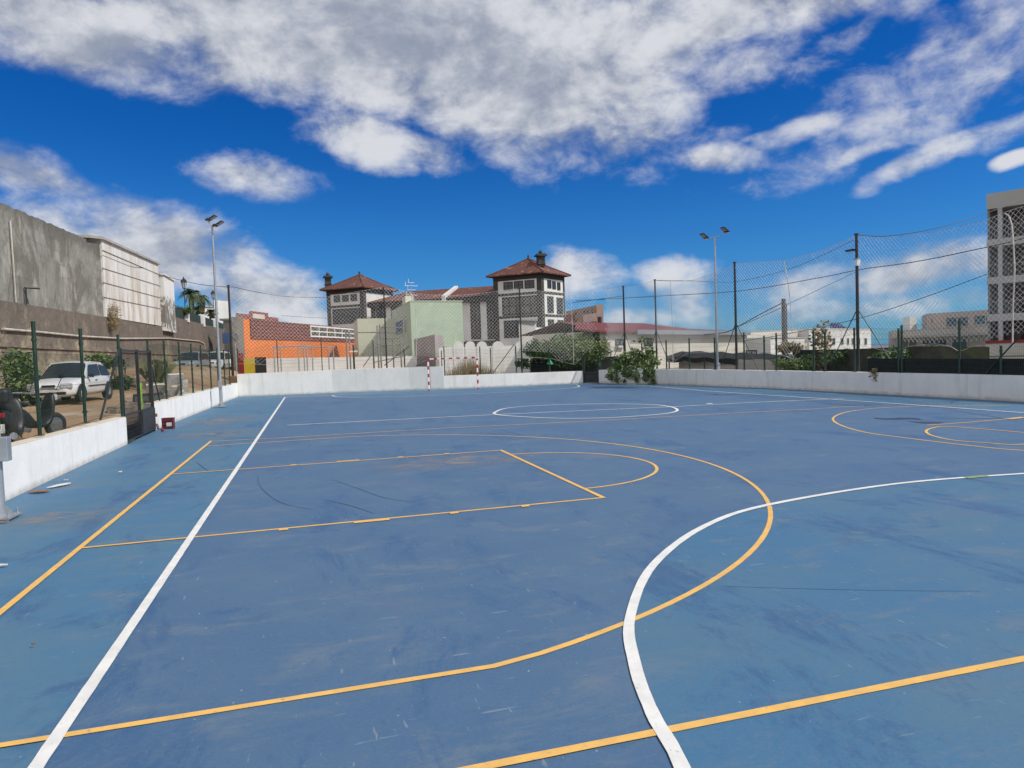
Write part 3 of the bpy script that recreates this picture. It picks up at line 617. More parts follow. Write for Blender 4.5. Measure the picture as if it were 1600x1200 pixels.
net_pole(976.5, 448, 578, pnr, 'slim dark net pole between pink house and creeper', .055, [(950, 578, 0, 518), (994, 574, 0, 518)])
net_pole(1026, 438, 577, pnr, 'dark net pole right of the creeper', .05, [(1014, 560, 0, 515), (1042, 560, 0, 515)])
net_pole(1150.5, 411, 578, pnr, 'dark net pole just right of the grey floodlight pole', .06, [(1127, 570, 0, 504), (1184, 578, 0, 504)])
tp = net_pole(1340.5, 367, 582, pnr, 'tallest dark net pole, carrying a small lamp near its top', .065, [(1296, 571, 0, 482), (1403, 582, 0, 482)])
p = path_pt(pnr, 1340.5); zl2 = zat(*p, 389.5); q = path_pt(pnr, 1329)
lmp = thing('floodlight', 'small black floodlight clamped to the tallest net pole', 'lamp', (p[0], p[1], zl2))
dv = (Vector(q)-Vector(p)).normalized()
MB().box((p[0]+dv.x*.27, p[1]+dv.y*.27, zl2), (.34, .22, .06), math.atan2(dv.y, dv.x)).build('lamp_head', 'lamp_black', lmp)
MB().box((p[0]+dv.x*.27, p[1]+dv.y*.27, zl2-.035), (.26, .16, .01), math.atan2(dv.y, dv.x)).build('lens', 'led', lmp)
MB().box((p[0]+dv.x*.06, p[1]+dv.y*.06, zl2), (.12, .06, .04), math.atan2(dv.y, dv.x)).build('bracket', 'lamp_black', lmp)
jb = thing('junction_box', 'small pale box strapped to the tallest net pole', 'box', (p[0], p[1], zat(*p, 411))); cb = MB(); zz = zat(*p, 411); cb.box((p[0]-.04, p[1]-.09, zz), (.14, .10, .22)); cb.build('box_body', 'white_paint', jb); cb = MB(); cb.box((p[0]-.03, p[1]-.03, zz+.14), (.22, .14, .02)); cb.build('lid', 'galv', jb)
top_ctrl = [(363, 448), (400, 456), (440, 462), (480, 465), (515, 464), (560, 456), (602, 449), (625, 452), (660, 459), (710, 462), (750, 459), (785, 454), (814, 451), (850, 455), (892, 457), (930, 454), (958, 451), (976, 448)]
bot_ctrl = [(363, 575), (370, 568), (420, 570), (480, 566), (560, 563), (605, 563), (650, 569.5), (668, 561.5), (746, 560), (830, 558), (860, 560), (896, 569.5), (914, 556), (960, 554), (976, 554)]
top_r = [(938, 453), (976, 448), (1000, 446), (1026, 438), (1051, 440), (1085, 438), (1120, 427), (1150, 412), (1190, 409), (1230, 407), (1285, 392), (1340, 368), (1372, 371), (1400, 370), (1450, 364), (1500, 354), (1543, 343), (1570, 332), (1600, 322), (1640, 318), (1700, 315)]
bot_r = [(938, 556), (960, 553.5), (1022, 553.5), (1040, 561), (1051, 566.5), (1060, 560), (1074, 552), (1150, 548), (1212, 552), (1228, 557), (1242, 562), (1246, 535), (1300, 533), (1362, 543), (1391, 550.5), (1425, 540), (1462, 537), (1485, 541), (1500, 550.5), (1512, 543), (1540, 538), (1583, 543), (1620, 545), (1700, 550)]
def px_of(x, y): d = Vector((x, y, 0)); return 800+FPX*d.dot(CR)/d.dot(CF)
def ball_net(path, tctrl, bctrl, pxa, pxb, cell, r, label, step=.45):
    # arc length table
    A = path_pt(path, pxa); B = path_pt(path, pxb); pts = [A]
    for q in path:
        if pxa < px_of(*q) < pxb: pts.append(q)
    pts.append(B); cum = [0]
    for a, b in zip(pts[:-1], pts[1:]): cum.append(cum[-1]+math.dist(a, b))
    L = cum[-1]
    def pos(s):
        s = max(0, min(L, s))
        for i in range(len(pts)-1):
            if s <= cum[i+1] or i == len(pts)-2:
                t = (s-cum[i])/(cum[i+1]-cum[i]); return (pts[i][0]+(pts[i+1][0]-pts[i][0])*t, pts[i][1]+(pts[i+1][1]-pts[i][1])*t)
    N = 200; tab = []
    for i in range(N+1):
        p = pos(L*i/N); px = px_of(*p); tab.append((zat(*p, z_path(tctrl, px)), zat(*p, z_path(bctrl, px))))
    def zz(s):
        k = max(0, min(N-1e-6, s/L*N)); i = int(k); t = k-i; return (tab[i][0]*(1-t)+tab[i+1][0]*t, tab[i][1]*(1-t)+tab[i+1][1]*t)
    zmax = max(t[0] for t in tab); zmin = min(t[1] for t in tab); H = zmax-zmin
    mb = MB()
    nrm = lambda s: 0
    # the mesh hangs from the head rope, so rows follow it
    rows = int(H/step)+1
    def P3(s, w):   # w = depth below the head rope
        a, b = zz(s); p = pos(s); z = a-w*(1.0); k = .10*math.sin(s*.9)*math.sin(3.1*w/max(.5, a-b))
        if z < b: return None
        return Vector((p[0]+k*.4, p[1]+k, z))
    Hm = max(t[0]-t[1] for t in tab)
    for sg in (1, -1):
        s0 = -Hm if sg > 0 else 0
        n = int((L+Hm)/cell)+1
        for i in range(n):
            sb = s0+i*cell; prev = None; w = 0
            while w <= Hm+.01:
                s = sb+sg*w+(0 if sg > 0 else 0)
                q = P3(s, w) if 0 <= s <= L else None
                if q is not None and prev is not None: mb.wire(prev, q, r)
                prev = q; w += step
    t = thing('ball_net', label, 'net', (A[0], A[1], zmin))
    mb.build('netting', 'net_white', t)
    for which, nm in ((0, 'head_rope'), (1, 'foot_rope')):
        rp = MB(); K = 120; ptsr = []
        for i in range(K+1): s = L*i/K; p = pos(s); ptsr.append((p[0], p[1], zz(s)[which]))
        rp.path(ptsr, .009, 4); rp.build(nm, 'rope_white', t)
    return t
ball_net(pn, top_ctrl, bot_ctrl, 364, 936, .21, .0050, 'white diamond mesh ball net above the far end wall, before the tower house')
ball_net(pnr, top_r, bot_r, 946, 1690, .165, .0052, 'white diamond mesh ball net above the right wall, hanging against the sky')
def rope(pts, r, label, path, name='rope'):
    mb = MB(); q = [(*path_pt(path, x), zat(*path_pt(path, x), y)) for x, y in pts]; mb.path(q, r, 5)
    return tag(mb.build(name, 'rope_white'), label, 'rope', 'white lacing ropes gathering the ball net')
pno = offpath(wf+wf2[1:], .26); pnro = offpath(wr, .26)
rope([(644, 456), (650, 466), (653, 480), (652, 520), (650, 569)], .018, 'white lacing rope in the net in front of the green house', pno)
rope([(892, 458), (895, 480), (896, 520), (896, 568)], .018, 'white lacing rope in the net right of the tower house', pno)
rope([(1050, 441), (1051, 480), (1052, 520), (1051, 566)], .018, 'white lacing rope in the net between creeper and grey floodlight pole', pnro)
rope([(1227, 408), (1233, 440), (1236, 470), (1238, 520)], .018, 'white lacing rope in the net left of the tallest net pole', pnro)
rope([(1572, 334), (1577, 337), (1582, 352), (1584, 380), (1586, 420), (1583, 480), (1582, 542)], .022, 'white lacing rope in front of the unfinished apartment block', pnro)
# ================================================================ FLOODLIGHT POLES
def light_pole(base, top_px, label, heads, box=None, r=.07, name='floodlight_pole'):
    bx, by = base; t = thing(name, label, 'light pole', (bx, by, 0), group='galvanised floodlight poles at the court edge')
    z1 = zat(bx, by, top_px) if top_px is not None else 7.6
    mb = MB(); mb.tube((bx, by, .02), (bx, by, z1), r, r*.55, n=16); mb.build('pole', 'galv', t, smooth=False)
    b = MB(); b.box((bx, by, .035), (.36, .36, .02))
    b.build('base_plate', 'galv', t); b = MB()
    for sx in (-.14, .14):
        for sy in (-.14, .14): MB().tube((bx+sx, by+sy, .0), (bx+sx, by+sy, .11), .012, n=6).build('anchor_bolt', 'galv', t)
    b = MB(); 
    for a in range(4):
        dx, dy = math.cos(a*math.pi/2), math.sin(a*math.pi/2); b.add([(bx+dx*r*.9, by+dy*r*.9, .045), (bx+dx*.17, by+dy*.17, .045), (bx+dx*r*.9, by+dy*r*.9, .2)], [(0, 1, 2)])
    b.build('gusset', 'galv', t)
    if box: b = MB(); b.box((bx+box[0], by+box[1], box[2]), (.14, .13, .30)); b.build('junction_box', 'galv', t, bevel=.01)
    for (dx, dy, dz, ang) in heads:     # head centre offset and facing direction
        hx, hy_, hz_ = bx+dx, by+dy, z1+dz
        f = Vector((math.cos(ang), math.sin(ang), 0)); rot = Matrix.Rotation(ang, 3, 'Z') @ Matrix.Rotation(math.radians(28), 3, 'Y').inverted()
        c = Vector((hx, hy_, hz_))+rot @ Vector((.19, 0, 0))
        k = MB(); k.box(c, (.40, .26, .06), M3=rot); k.box(c+rot @ Vector((-.2, 0, .05)), (.14, .2, .05), M3=rot); hd = k.build('lamp_head', 'lamp_black', t, bevel=.01)
        k = MB(); k.box(c+rot @ Vector((.06, 0, -.034)), (.24, .22, .008), M3=rot); k.build('lens', 'led', hd)
        k = MB(); k.box(c+rot @ Vector((-.2, 0, -.034)), (.06, .18, .008), M3=rot); k.build('driver_label', 'white_paint', hd)
        k = MB(); k.tube((bx, by, z1-.05), (hx, hy_, hz_-.02), .025, n=8); k.build('arm', 'galv', t)
    return t
b1 = gnd(346, 636.5); light_pole((b1.x, b1.y), 352, 'grey floodlight pole with twin lamps beside the far left wall', [(-.16, .1, .22, -.35), (.13, -.1, -.05, -.35)], (.0, -.11, 1.0))
b2 = gnd(1123, 603.2); light_pole((b2.x-.05, b2.y), 370, 'grey floodlight pole with twin lamps by the right wall', [(-.25, .3, -.02, math.pi+.35), (.55, -.2, .20, math.pi+.35)], (-.02, -.1, .95))
b0 = gnd(0, 812); light_pole((b0.x, b0.y), None, 'nearest grey floodlight pole, cut by the left edge', [(-.3, .1, .18, -.35), (.3, -.2, -.05, -.35)], (.09, -.02, .88), r=.066)
# ================================================================ FUTSAL GOAL
gL = gnd(670.4, 611); gR = gnd(747, 608.4); gz = (zat(gL.x, gL.y, 558.8)+zat(gR.x, gR.y, 558.6))/2
def bandmat():
    m = bpy.data.materials.new('red_white_bands'); m.use_nodes = True; t = m.node_tree; g = NG(t); b = t.nodes['Principled BSDF']
    tc = g.n('ShaderNodeTexCoord'); s = g.n('ShaderNodeSeparateXYZ'); g.put(s.inputs[0], tc.outputs['Object'])
    d = (gR-gL).xy; L = d.length; d = d/L
    u = g.m('ADD', g.m('MULTIPLY', s.outputs[0], d.x), g.m('MULTIPLY', s.outputs[1], d.y))
    bx_ = g.m('LESS_THAN', g.m('FRACT', g.m('ADD', g.m('DIVIDE', u, L/6.5), .22)), .45)
    bz = g.m('LESS_THAN', g.m('FRACT', g.m('ADD', g.m('DIVIDE', s.outputs[2], .42), .22)), .47)
    top = g.m('GREATER_THAN', s.outputs[2], gz-.09)
    f = g.m('ADD', g.m('MULTIPLY', top, bx_), g.m('MULTIPLY', g.m('SUBTRACT', 1, top), bz))
    g.put(b.inputs['Base Color'], g.mix(f, (.75, .74, .72), (.42, .02, .025))); b.inputs['Roughness'].default_value = .45; MT['bands'] = m
bandmat()
gt = thing('futsal_goal', 'red and white banded goal frame before the far end wall', 'goal', (gL.x, gL.y, 0))
for q in (gL, gR): MB().box((q.x, q.y, gz/2-.04), (.085, .085, gz-.08)).build('goalpost', 'bands', gt, bevel=.008)
ang = math.atan2(gR.y-gL.y, gR.x-gL.x); mid = (gL+gR)/2
MB().box((mid.x, mid.y, gz-.04), ((gR-gL).length+.085, .085, .085), ang).build('crossbar', 'bands', gt, bevel=.008)
back = Vector((-math.sin(ang), math.cos(ang), 0))
for q in (gL, gR): MB().path([q+Vector((0, 0, gz-.1)), q+back*.55+Vector((0, 0, gz-.25)), q+back*.8+Vector((0, 0, .03)), q+Vector((0, 0, .03))], .016, 6).build('side_bar', 'galv', gt)
# ================================================================ RETAINING WALL AND HOUSE WALLS ON THE LEFT
RX = -12.0
def rp(px, py): p = onX(px, py, RX); return p
def zrow(pxy): return rp(*pxy)
y_end = rp(357, 520).y; zA = rp(0, 470).z
b_g = rp(0, 469); b_e = rp(160, 494.5); e_c = rp(272, 497); e_d = rp(357, 516)
yg = b_e.y
ret = thing('retaining_wall', 'tall stained brown retaining wall along the dirt yard', 'wall', (RX, 40, 0))
prof = [(-14, b_g.z), (b_g.y, b_g.z), (yg, b_e.z), (rp(268, 514.5).y, rp(268, 514.5).z+.05), (rp(270, 497).y, rp(270, 494.5).z), (rp(357, 516.5).y, rp(357, 516.5).z)]
mb = MB(); rr = []
for y, z in prof: rr.append([Vector((RX, y, -.1)), Vector((RX, y, z)), Vector((RX-.6, y, z)), Vector((RX-.6, y, -.1))])
mb.rings(rr); mb.build('wall_body', 'retaining', ret)
# ledge mid-height and the pale pipe
pp_ = [rp(x, y)+Vector((.09, 0, 0)) for x, y in ((0, 514), (60, 519), (125, 525.5), (190, 529), (262, 528.5))]
pp_ += [rp(310, 533)+Vector((.09, 0, 0)), rp(318, 537)+Vector((.09, 0, 0)), rp(319, 546)+Vector((.09, 0, 0))]
MB().path(pp_, .05, 8).build('pipe', 'pipe', ret)
lg = MB(); lz = rp(100, 545).z; lg.box((RX+.04, 45, lz), (.08, 110, .10)); lg.build('ledge', 'retaining', ret)
# grey block wall (upper)
gw = thing('block_wall', 'weathered grey block wall standing on the left end of the retaining wall', 'wall', (RX, b_g.y, b_g.z))
tops = [rp(0, 315), rp(40, 330), rp(85, 350), rp(128, 367), rp(158, 383)]
mb = MB(); rr = [[Vector((RX-.05, -14, b_g.z-.02)), Vector((RX-.05, -14, tops[0].z+.1)), Vector((RX-.45, -14, tops[0].z+.1)), Vector((RX-.45, -14, b_g.z-.02))]]
N = 60
y0_, y1_ = tops[0].y, rp(158, 400).y
for i in range(N+1):
    y = y0_+(y1_-y0_)*i/N; z = tops[0].z+(rp(158, 383).z-tops[0].z)*i/N+.10*noise.noise(Vector((y*1.7, 3, 0)))
    zb = b_g.z+(b_e.z-b_g.z)*(y-b_g.y)/(b_e.y-b_g.y)-.02
    rr.append([Vector((RX-.05, y, zb)), Vector((RX-.05, y, z)), Vector((RX-.45, y, z)), Vector((RX-.45, y, zb))])
mb.rings(rr); mb.build('wall_body', 'block_grey', gw)
MB().path([rp(15, 345)+Vector((.02, 0, 0)), rp(19, 400)+Vector((.02, 0, 0)), rp(24, 472)+Vector((.02, 0, 0))], .035, 6).build('drain_pipe', 'pipe', gw)
k = MB(); q = rp(38, 449); k.tube(q, q+Vector((.5, .3, -.02)), .05, n=8); k.tube(q+Vector((.05, 0, 0)), q+Vector((.05, 0, -.75)), .04, n=8); k.build('spout', 'dark_metal', gw)
# white panelled gable
pw = thing('panelled_building', 'white panelled building side with rust runs, between grey block wall and white pillar', 'building', (RX, y1_, b_e.z))
A0 = rp(158, 383); tl = rp(133, 366.5); tr = rp(248, 411.5); br_ = rp(254, 509); bl = rp(163, 493)
ytl = rp(158, 378).y; zTop0 = rp(158, 374).z; zTop1 = rp(247, 413.5).z
y2_ = rp(249, 460).y
mb = MB(); rr = [[Vector((RX+.02, y, zb)), Vector((RX+.02, y, zt)), Vector((RX-7, y, zt)), Vector((RX-7, y, zb))] for y, zb, zt in ((ytl+.02, bl.z-.05, zTop0), (y2_, br_.z-.05, zTop1))]
mb.rings(rr); mb.build('wall', 'panel_white', pw)
mb = MB(); rr = [[Vector((RX+.16, y, zt)), Vector((RX+.16, y, zt+.16)), Vector((RX-7.2, y, zt+.16)), Vector((RX-7.2, y, zt))] for y, zt in ((rp(135, 370).y, rp(135, 368.5).z-.1), (ytl, zTop0), (y2_+.3, zTop1))]
mb.rings(rr); mb.build('roof', 'concrete', pw)
for k_, (fa, fb) in enumerate(((.20, .26), (.43, .47), (.62, .66), (.79, .86))):
    mb = MB(); rows_l = (391, 419, 441, 464); rows_r = (430, 447, 465.5, 482.5)
    a = rp(159, rows_l[k_]); b = rp(250, rows_r[k_]); mb.rings([[Vector((RX+.02, q.y, q.z-.03)), Vector((RX+.035, q.y, q.z-.03)), Vector((RX+.035, q.y, q.z+.03)), Vector((RX+.02, q.y, q.z+.03))] for q in (a, b)]); mb.build('panel_joint', 'joint', pw)
# white gate pillar with pyramid cap
pl = thing('gate_pillar', 'white square pillar with pyramid cap and flaking base at the wall end', 'pillar', (RX, rp(262, 500).y, rp(262, 510).z))
yA, yB = rp(250, 460).y+.2, rp(267, 460).y; zc = rp(262, 437).z; zb_ = rp(268, 518).z-.1
w_ = (yB-yA)/2; cxp = RX-w_+.35; cyp = (yA+yB)/2
mb = MB(); mb.prism([(RX+.3, yA), (RX+.3, yB), (RX-1.6, yB), (RX-1.6, yA)], zb_, zc); mb.build('shaft', 'pillar_white', pl)
mb = MB(); mb.prism([(RX+.42, yA-.1), (RX+.42, yB+.1), (RX-1.72, yB+.1), (RX-1.72, yA-.1)], zc, zc+.12); t_ = (RX-.65, cyp, rp(258, 428).z)
mb.add([(RX+.42, yA-.1, zc+.12), (RX+.42, yB+.1, zc+.12), (RX-1.72, yB+.1, zc+.12), (RX-1.72, yA-.1, zc+.12), t_], [(0, 1, 4), (1, 2, 4), (2, 3, 4), (3, 0, 4)]); mb.build('cap', 'pillar_white', pl)
# balustrade wall beyond the pillar with dark green screens and white posts
bal = thing('screen_fence', 'dark green screening panels between white posts on top of the retaining wall', 'fence', (RX, rp(300, 500).y, rp(300, 500).z))
cuts = [(272, 478, 494), (293, 485.5, 500), (318, 493.5, 507), (337, 500, 513), (354, 506.5, 517)]
for (xa, ta, ba), (xb, tb, bb_) in zip(cuts[:-1], cuts[1:]):
    a0 = rp(xa, ta); a1 = rp(xa, ba); c0 = rp(xb, tb); c1 = rp(xb, bb_)
    MB().rings([[Vector((RX-.28, q.y, z0-.05)), Vector((RX-.28, q.y, z1)), Vector((RX-.32, q.y, z1)), Vector((RX-.32, q.y, z0-.05))] for q, z0, z1 in ((a0, a1.z, a0.z), (c0, c1.z, c0.z))]).build('screen', 'fence_green_cloth', bal)
for xa, ta, ba in cuts[1:]:
    a0 = rp(xa, ta-2); a1 = rp(xa, ba+3); MB().box((RX-.2, a0.y, (a0.z+a1.z)/2), (.6, .9, a0.z-a1.z)).build('post', 'white_paint', bal)
# ================================================================ FACADE TOOLS
def fbox(A, B, rect, t0, t1, mb=None):
    """box standing on the facade line A-B covering the photo rectangle; t0..t1 = depth range outwards (towards the viewer)"""
    x0, y0, x1, y1 = rect; a = on_line(A, B, x0); b = on_line(A, B, x1)
    d = Vector((b[0]-a[0], b[1]-a[1])).normalized(); n = Vector((d.y, -d.x))
    if n.dot(Vector(a)) > 0: n = -n
    m = ((a[0]+b[0])/2, (a[1]+b[1])/2); z1 = zat(*m, y0); z0 = zat(*m, y1)
    mb = mb or MB()
    P = [(a[0]+n.x*t0, a[1]+n.y*t0), (b[0]+n.x*t0, b[1]+n.y*t0), (b[0]+n.x*t1, b[1]+n.y*t1), (a[0]+n.x*t1, a[1]+n.y*t1)]
    mb.prism(P, z0, z1); return mb
def window(par, A, B, rect, fm='facade_white', gm='glass_dark', mull=1, hm=0, fw=.09, name='window', proud=.06):
    x0, y0, x1, y1 = rect; a = on_line(A, B, x0); b = on_line(A, B, x1); L = math.dist(a, b); d = ((b[0]-a[0])/L, (b[1]-a[1])/L)
    n = Vector((d[1], -d[0])); 
    if n.dot(Vector(a)) > 0: n = -n
    m = ((a[0]+b[0])/2, (a[1]+b[1])/2); z1 = zat(*m, y0); z0 = zat(*m, y1)
    def bx(mb, u0, u1, w0, w1, t0, t1): 
        P = [(a[0]+d[0]*u+n.x*t, a[1]+d[1]*u+n.y*t) for u, t in ((u0, t0), (u1, t0), (u1, t1), (u0, t1))]; mb.prism(P, w0, w1)
    f = MB(); bx(f, 0, L, z0, z0+fw, 0, proud); bx(f, 0, L, z1-fw, z1, 0, proud); bx(f, 0, fw, z0+fw, z1-fw, 0, proud); bx(f, L-fw, L, z0+fw, z1-fw, 0, proud)
    for i in range(1, mull): u = L*i/mull; bx(f, u-fw*.4, u+fw*.4, z0+fw, z1-fw, 0, proud-.01)
    for i in range(1, hm): z = z0+(z1-z0)*i/hm; bx(f, fw, L-fw, z-fw*.4, z+fw*.4, 0, proud-.015)
    fo = f.build(name, fm, par); p = MB(); bx(p, fw*.5, L-fw*.5, z0+fw*.5, z1-fw*.5, .003, .02); p.build('pane', gm, fo); return fo
def lerp2(a, b, t): return (a[0]+(b[0]-a[0])*t, a[1]+(b[1]-a[1])*t)
def add2(a, b, k=1.): return (a[0]+b[0]*k, a[1]+b[1]*k)
def perp_away(A, B):
    d = Vector((B[0]-A[0], B[1]-A[1])).normalized(); n = Vector((-d.y, d.x))
    if n.dot(Vector(A)) < 0: n = -n
    return (n.x, n.y)
def rad_away(A, B): m = Vector((A[0]+B[0], A[1]+B[1])).normalized(); return (m.x, m.y)
GZ = 0.9
# ================================================================ ORANGE SPORTS BUILDING
A = G2(383, 60); B = G2(562, 86); n = perp_away(A, B); nr = rad_away(A, A); D0 = add2(A, nr, 9); D1 = add2(B, nr, 9)
ob = thing('sports_building', 'orange building with brown tiled upper band and a strip of windows', 'building', (A[0], A[1], GZ))
ztop = zat(*A, 498.5); MB().prism([A, B, D1, D0], GZ, ztop).build('wall', 'orange_wall', ob)
zb1 = zat(*A, 528.5)
band = [on_line(A, B, 393), on_line(A, B, 561)]
def sheet(a, b, z0, z1, t0, t1):
    d = Vector((b[0]-a[0], b[1]-a[1])).normalized(); n_ = Vector((d.y, -d.x)); n_ = -n_ if n_.dot(Vector(a)) > 0 else n_
    return MB().prism([(a[0]+n_.x*t, a[1]+n_.y*t) if 0 else q for q in ((a[0]+n_.x*t0, a[1]+n_.y*t0), (b[0]+n_.x*t0, b[1]+n_.y*t0), (b[0]+n_.x*t1, b[1]+n_.y*t1), (a[0]+n_.x*t1, a[1]+n_.y*t1))] if 1 else None, z0, z1)
sheet(band[0], band[1], zb1, ztop+.02, .0, .12).build('tiled_band', 'brown_tile', ob)
window(ob, *[add2(q, n, -.12) for q in (A, B)], (487, 511.5, 557, 528), 'white_paint', 'glass_brown', 6, 2, .14, 'window_strip')
E0 = G2(365, 60.6); MB().prism([add2(A, n, -.03), E0, add2(E0, nr, 9), D0], GZ, zat(*A, 494)).build('end_wall', 'concrete', ob)
# red brick house behind it
A = G2(372, 84); B = G2(438, 96); n = rad_away(A, A)
rb = thing('brick_house', 'red brick flat-roofed house peeking over the orange building', 'house', (A[0], A[1], GZ))
MB().prism([A, B, add2(B, n, 7), add2(A, n, 7)], GZ, zat(*A, 489)).build('wall', 'brick_red', rb)
a1 = on_line(A, B, 394); a2 = on_line(A, B, 423); MB().prism([add2(a1, n, .5), add2(a2, n, .5), add2(a2, n, 6), add2(a1, n, 6)], zat(*A, 489)-.2, zat(*a1, 485)).build('upper_floor', 'brick_red', rb)
fbox(A, B, (398, 491, 416, 498), 0, .1).build('parapet_panel', 'cream', rb)
# white house left, behind the lamp pole
A = G2(338, 125); B = G2(362, 128); n = rad_away(A, B)
wh = thing('white_house', 'plain white house behind the left floodlight pole', 'house', (A[0], A[1], 3)); zt = zat(*A, 469)
MB().prism([A, B, add2(B, n, 8), add2(A, n, 8)], 2, zt).build('wall', 'facade_white', wh)
Aw = on_line(A, B, 317); MB().prism([add2(Aw, n, -1), add2(A, n, -1), add2(A, n, 7), add2(Aw, n, 7)], 2, zat(*A, 481)).build('annex', 'facade_white', wh)
MB().prism([add2(Aw, n, -1.3), add2(A, n, -1.3), add2(A, n, 7.2), add2(Aw, n, 7.2)], zat(*A, 481), zat(*A, 481)+.25).build('roof', 'concrete', wh)
# small dark-roofed hut at the corner of the wall
A = G2(352, 88); B = G2(363, 88); n = perp_away(A, B); hu = thing('concrete_hut', 'small grey concrete hut with flat roof next to the end of the screen fence', 'hut', (A[0], A[1], 2))
MB().prism([A, B, add2(B, n, 3), add2(A, n, 3)], 1, zat(*A, 501)).build('wall', 'concrete', hu); A_ = add2(A, (-.4, -.3)); B_ = add2(B, (.3, -.3)); MB().prism([A_, B_, add2(B_, n, 3.5), add2(A_, n, 3.5)], zat(*A, 501), zat(*A, 498)).build('roof', 'concrete_dark', hu)
# ================================================================ HISTORIC HOUSE WITH TWO TOWERS
hh = None
T1c = G2(849, 95); T1l = G2(775.5, 98.2); T1r = G2(884.5, 100)
hh = thing('tower_house', 'white house with dark stone corners, two hip-roofed towers and brown tile roofs', 'house', (T1c[0], T1c[1], GZ))
def vsub(a, b): return (a[0]-b[0], a[1]-b[1])
def tower(c, l, r, ztopw, eave_z, apex_z, bands_z, nm):
    b = add2(l, vsub(r, c)); q = [l, c, r, b]; MB().prism(q, GZ, ztopw).build('tower_wall', 'facade_white', hh)
    cx, cy = (l[0]+r[0])/2, (l[1]+r[1])/2
    out = lambda p, k: (cx+(p[0]-cx)*k, cy+(p[1]-cy)*k)
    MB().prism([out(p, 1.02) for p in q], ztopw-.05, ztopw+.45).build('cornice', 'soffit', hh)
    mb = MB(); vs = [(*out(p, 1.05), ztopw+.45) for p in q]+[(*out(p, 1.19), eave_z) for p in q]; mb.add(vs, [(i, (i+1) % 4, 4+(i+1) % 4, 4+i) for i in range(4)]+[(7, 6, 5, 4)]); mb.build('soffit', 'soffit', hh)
    mb = MB(); e = [(*out(p, 1.215), eave_z) for p in q]+[(*out(p, 1.215), eave_z+.14) for p in q]
    # slightly bell-cast hip
    mid_ = [(*out(p, .58), eave_z+.14+(apex_z-eave_z)*.47) for p in q]
    mb.add(e+mid_+[(cx, cy, apex_z)], [(3, 2, 1, 0)]+[(i, (i+1) % 4, 4+(i+1) % 4, 4+i) for i in range(4)]+[(4+i, 4+(i+1) % 4, 8+(i+1) % 4, 8+i) for i in range(4)]+[(8+i, 8+(i+1) % 4, 12) for i in range(4)])
    rf = mb.build('roof', 'roof_tile', hh)
    hp = MB()
    for i in range(4): hp.path([e[4+i], mid_[i], (cx, cy, apex_z)], .12, 6)
    hp.build('hip_ridge', 'roof_tile', rf)
    fn_ = MB(); fn_.tube((cx, cy, apex_z-.1), (cx, cy, apex_z+.3), .22, .12, 8); fn_.tube((cx, cy, apex_z+.3), (cx, cy, apex_z+.6), .17, .03, 8); fn_.build('finial', 'stone_grey', rf)
    # quoins at corners and string courses
    for p in (l, c, r):
        k = vsub(p, (cx, cy)); L_ = math.hypot(*k); k = (k[0]/L_, k[1]/L_); u1 = vsub(c, l); u1 = (u1[0]/math.hypot(*u1), u1[1]/math.hypot(*u1)); u2 = vsub(r, c); u2 = (u2[0]/math.hypot(*u2), u2[1]/math.hypot(*u2))
        mb = MB(); o = p
        if p is c: pts = [add2(add2(c, u1, -.62), u2, -.06), add2(add2(c, u1, .06), u2, -.06), add2(add2(c, u1, .06), u2, .62), add2(add2(c, u1, -.62), u2, .62)]
        elif p is l: pts = [add2(add2(l, u1, -.06), u2, -.06), add2(add2(l, u1, .62), u2, -.06), add2(add2(l, u1, .62), u2, .5), add2(add2(l, u1, -.06), u2, .5)]
        else: pts = [add2(add2(r, u1, .06), u2, -.35), add2(add2(r, u1, .06), u2, .06), add2(add2(r, u1, -.5), u2, .06), add2(add2(r, u1, -.5), u2, -.35)]
        mb.prism(pts, GZ, ztopw+.02); mb.build('corner_stone', 'stone_grey', hh)
    for z in bands_z:
        mb = MB(); mb.prism([out(p, 1.012) for p in q], z-.17, z+.17); mb.build('string_course', 'stone_grey', hh)
zw1 = zat(*T1c, 433.5)
tower(T1c, T1l, T1r, zw1, zat(*T1c, 427), zat(*lerp2(T1l, T1r, .5), 404), [zat(*T1c, 456.5), zat(*T1c, 492.5)], 'a')
def cham(c, z0, z1, s):
    mb = MB(); mb.box((c[0], c[1], (z0+z1)/2), (s, s, z1-z0)); mb.box((c[0], c[1], z0+(z1-z0)*.25), (s*1.2, s*1.2, .12)); mb.box((c[0], c[1], z1+.08), (s*1.55, s*1.55, .18)); mb.box((c[0], c[1], z1+.24), (s*1.2, s*1.2, .16))
    mb.tube((c[0], c[1], z1+.32), (c[0], c[1], z1+.6), s*.28, s*.22, 8); mb.tube((c[0], c[1], z1+.55), (c[0], c[1], z1+.85), s*.34, s*.1, 8); return mb
cc_ = G2(849.5, 97.2); zc1 = zat(*cc_, 417); cham(cc_, zc1, zat(*cc_, 400.5), .95).build('chimney', 'stone_grey', hh)
Af, Bf = T1l, T1c
for r_ in ((790.5, 440.5, 805, 453.5), (806.8, 439, 821, 451.5), (823.5, 437.5, 838.5, 450.5)): window(hh, Af, Bf, r_, 'wood_dark', 'glass_dark', 2, 2, .12)
window(hh, Af, Bf, (787.5, 463, 843, 492), 'stone_grey', 'glass_brown', 5, 2, .22, 'large_window'); window(hh, Af, Bf, (789, 500.5, 813, 528), 'stone_grey', 'glass_dark', 3, 2, .2, 'large_window')
window(hh, Af, Bf, (836, 499, 843.5, 512), 'wood_dark', 'glass_dark', 1, 2, .1)
Af, Bf = T1c, T1r
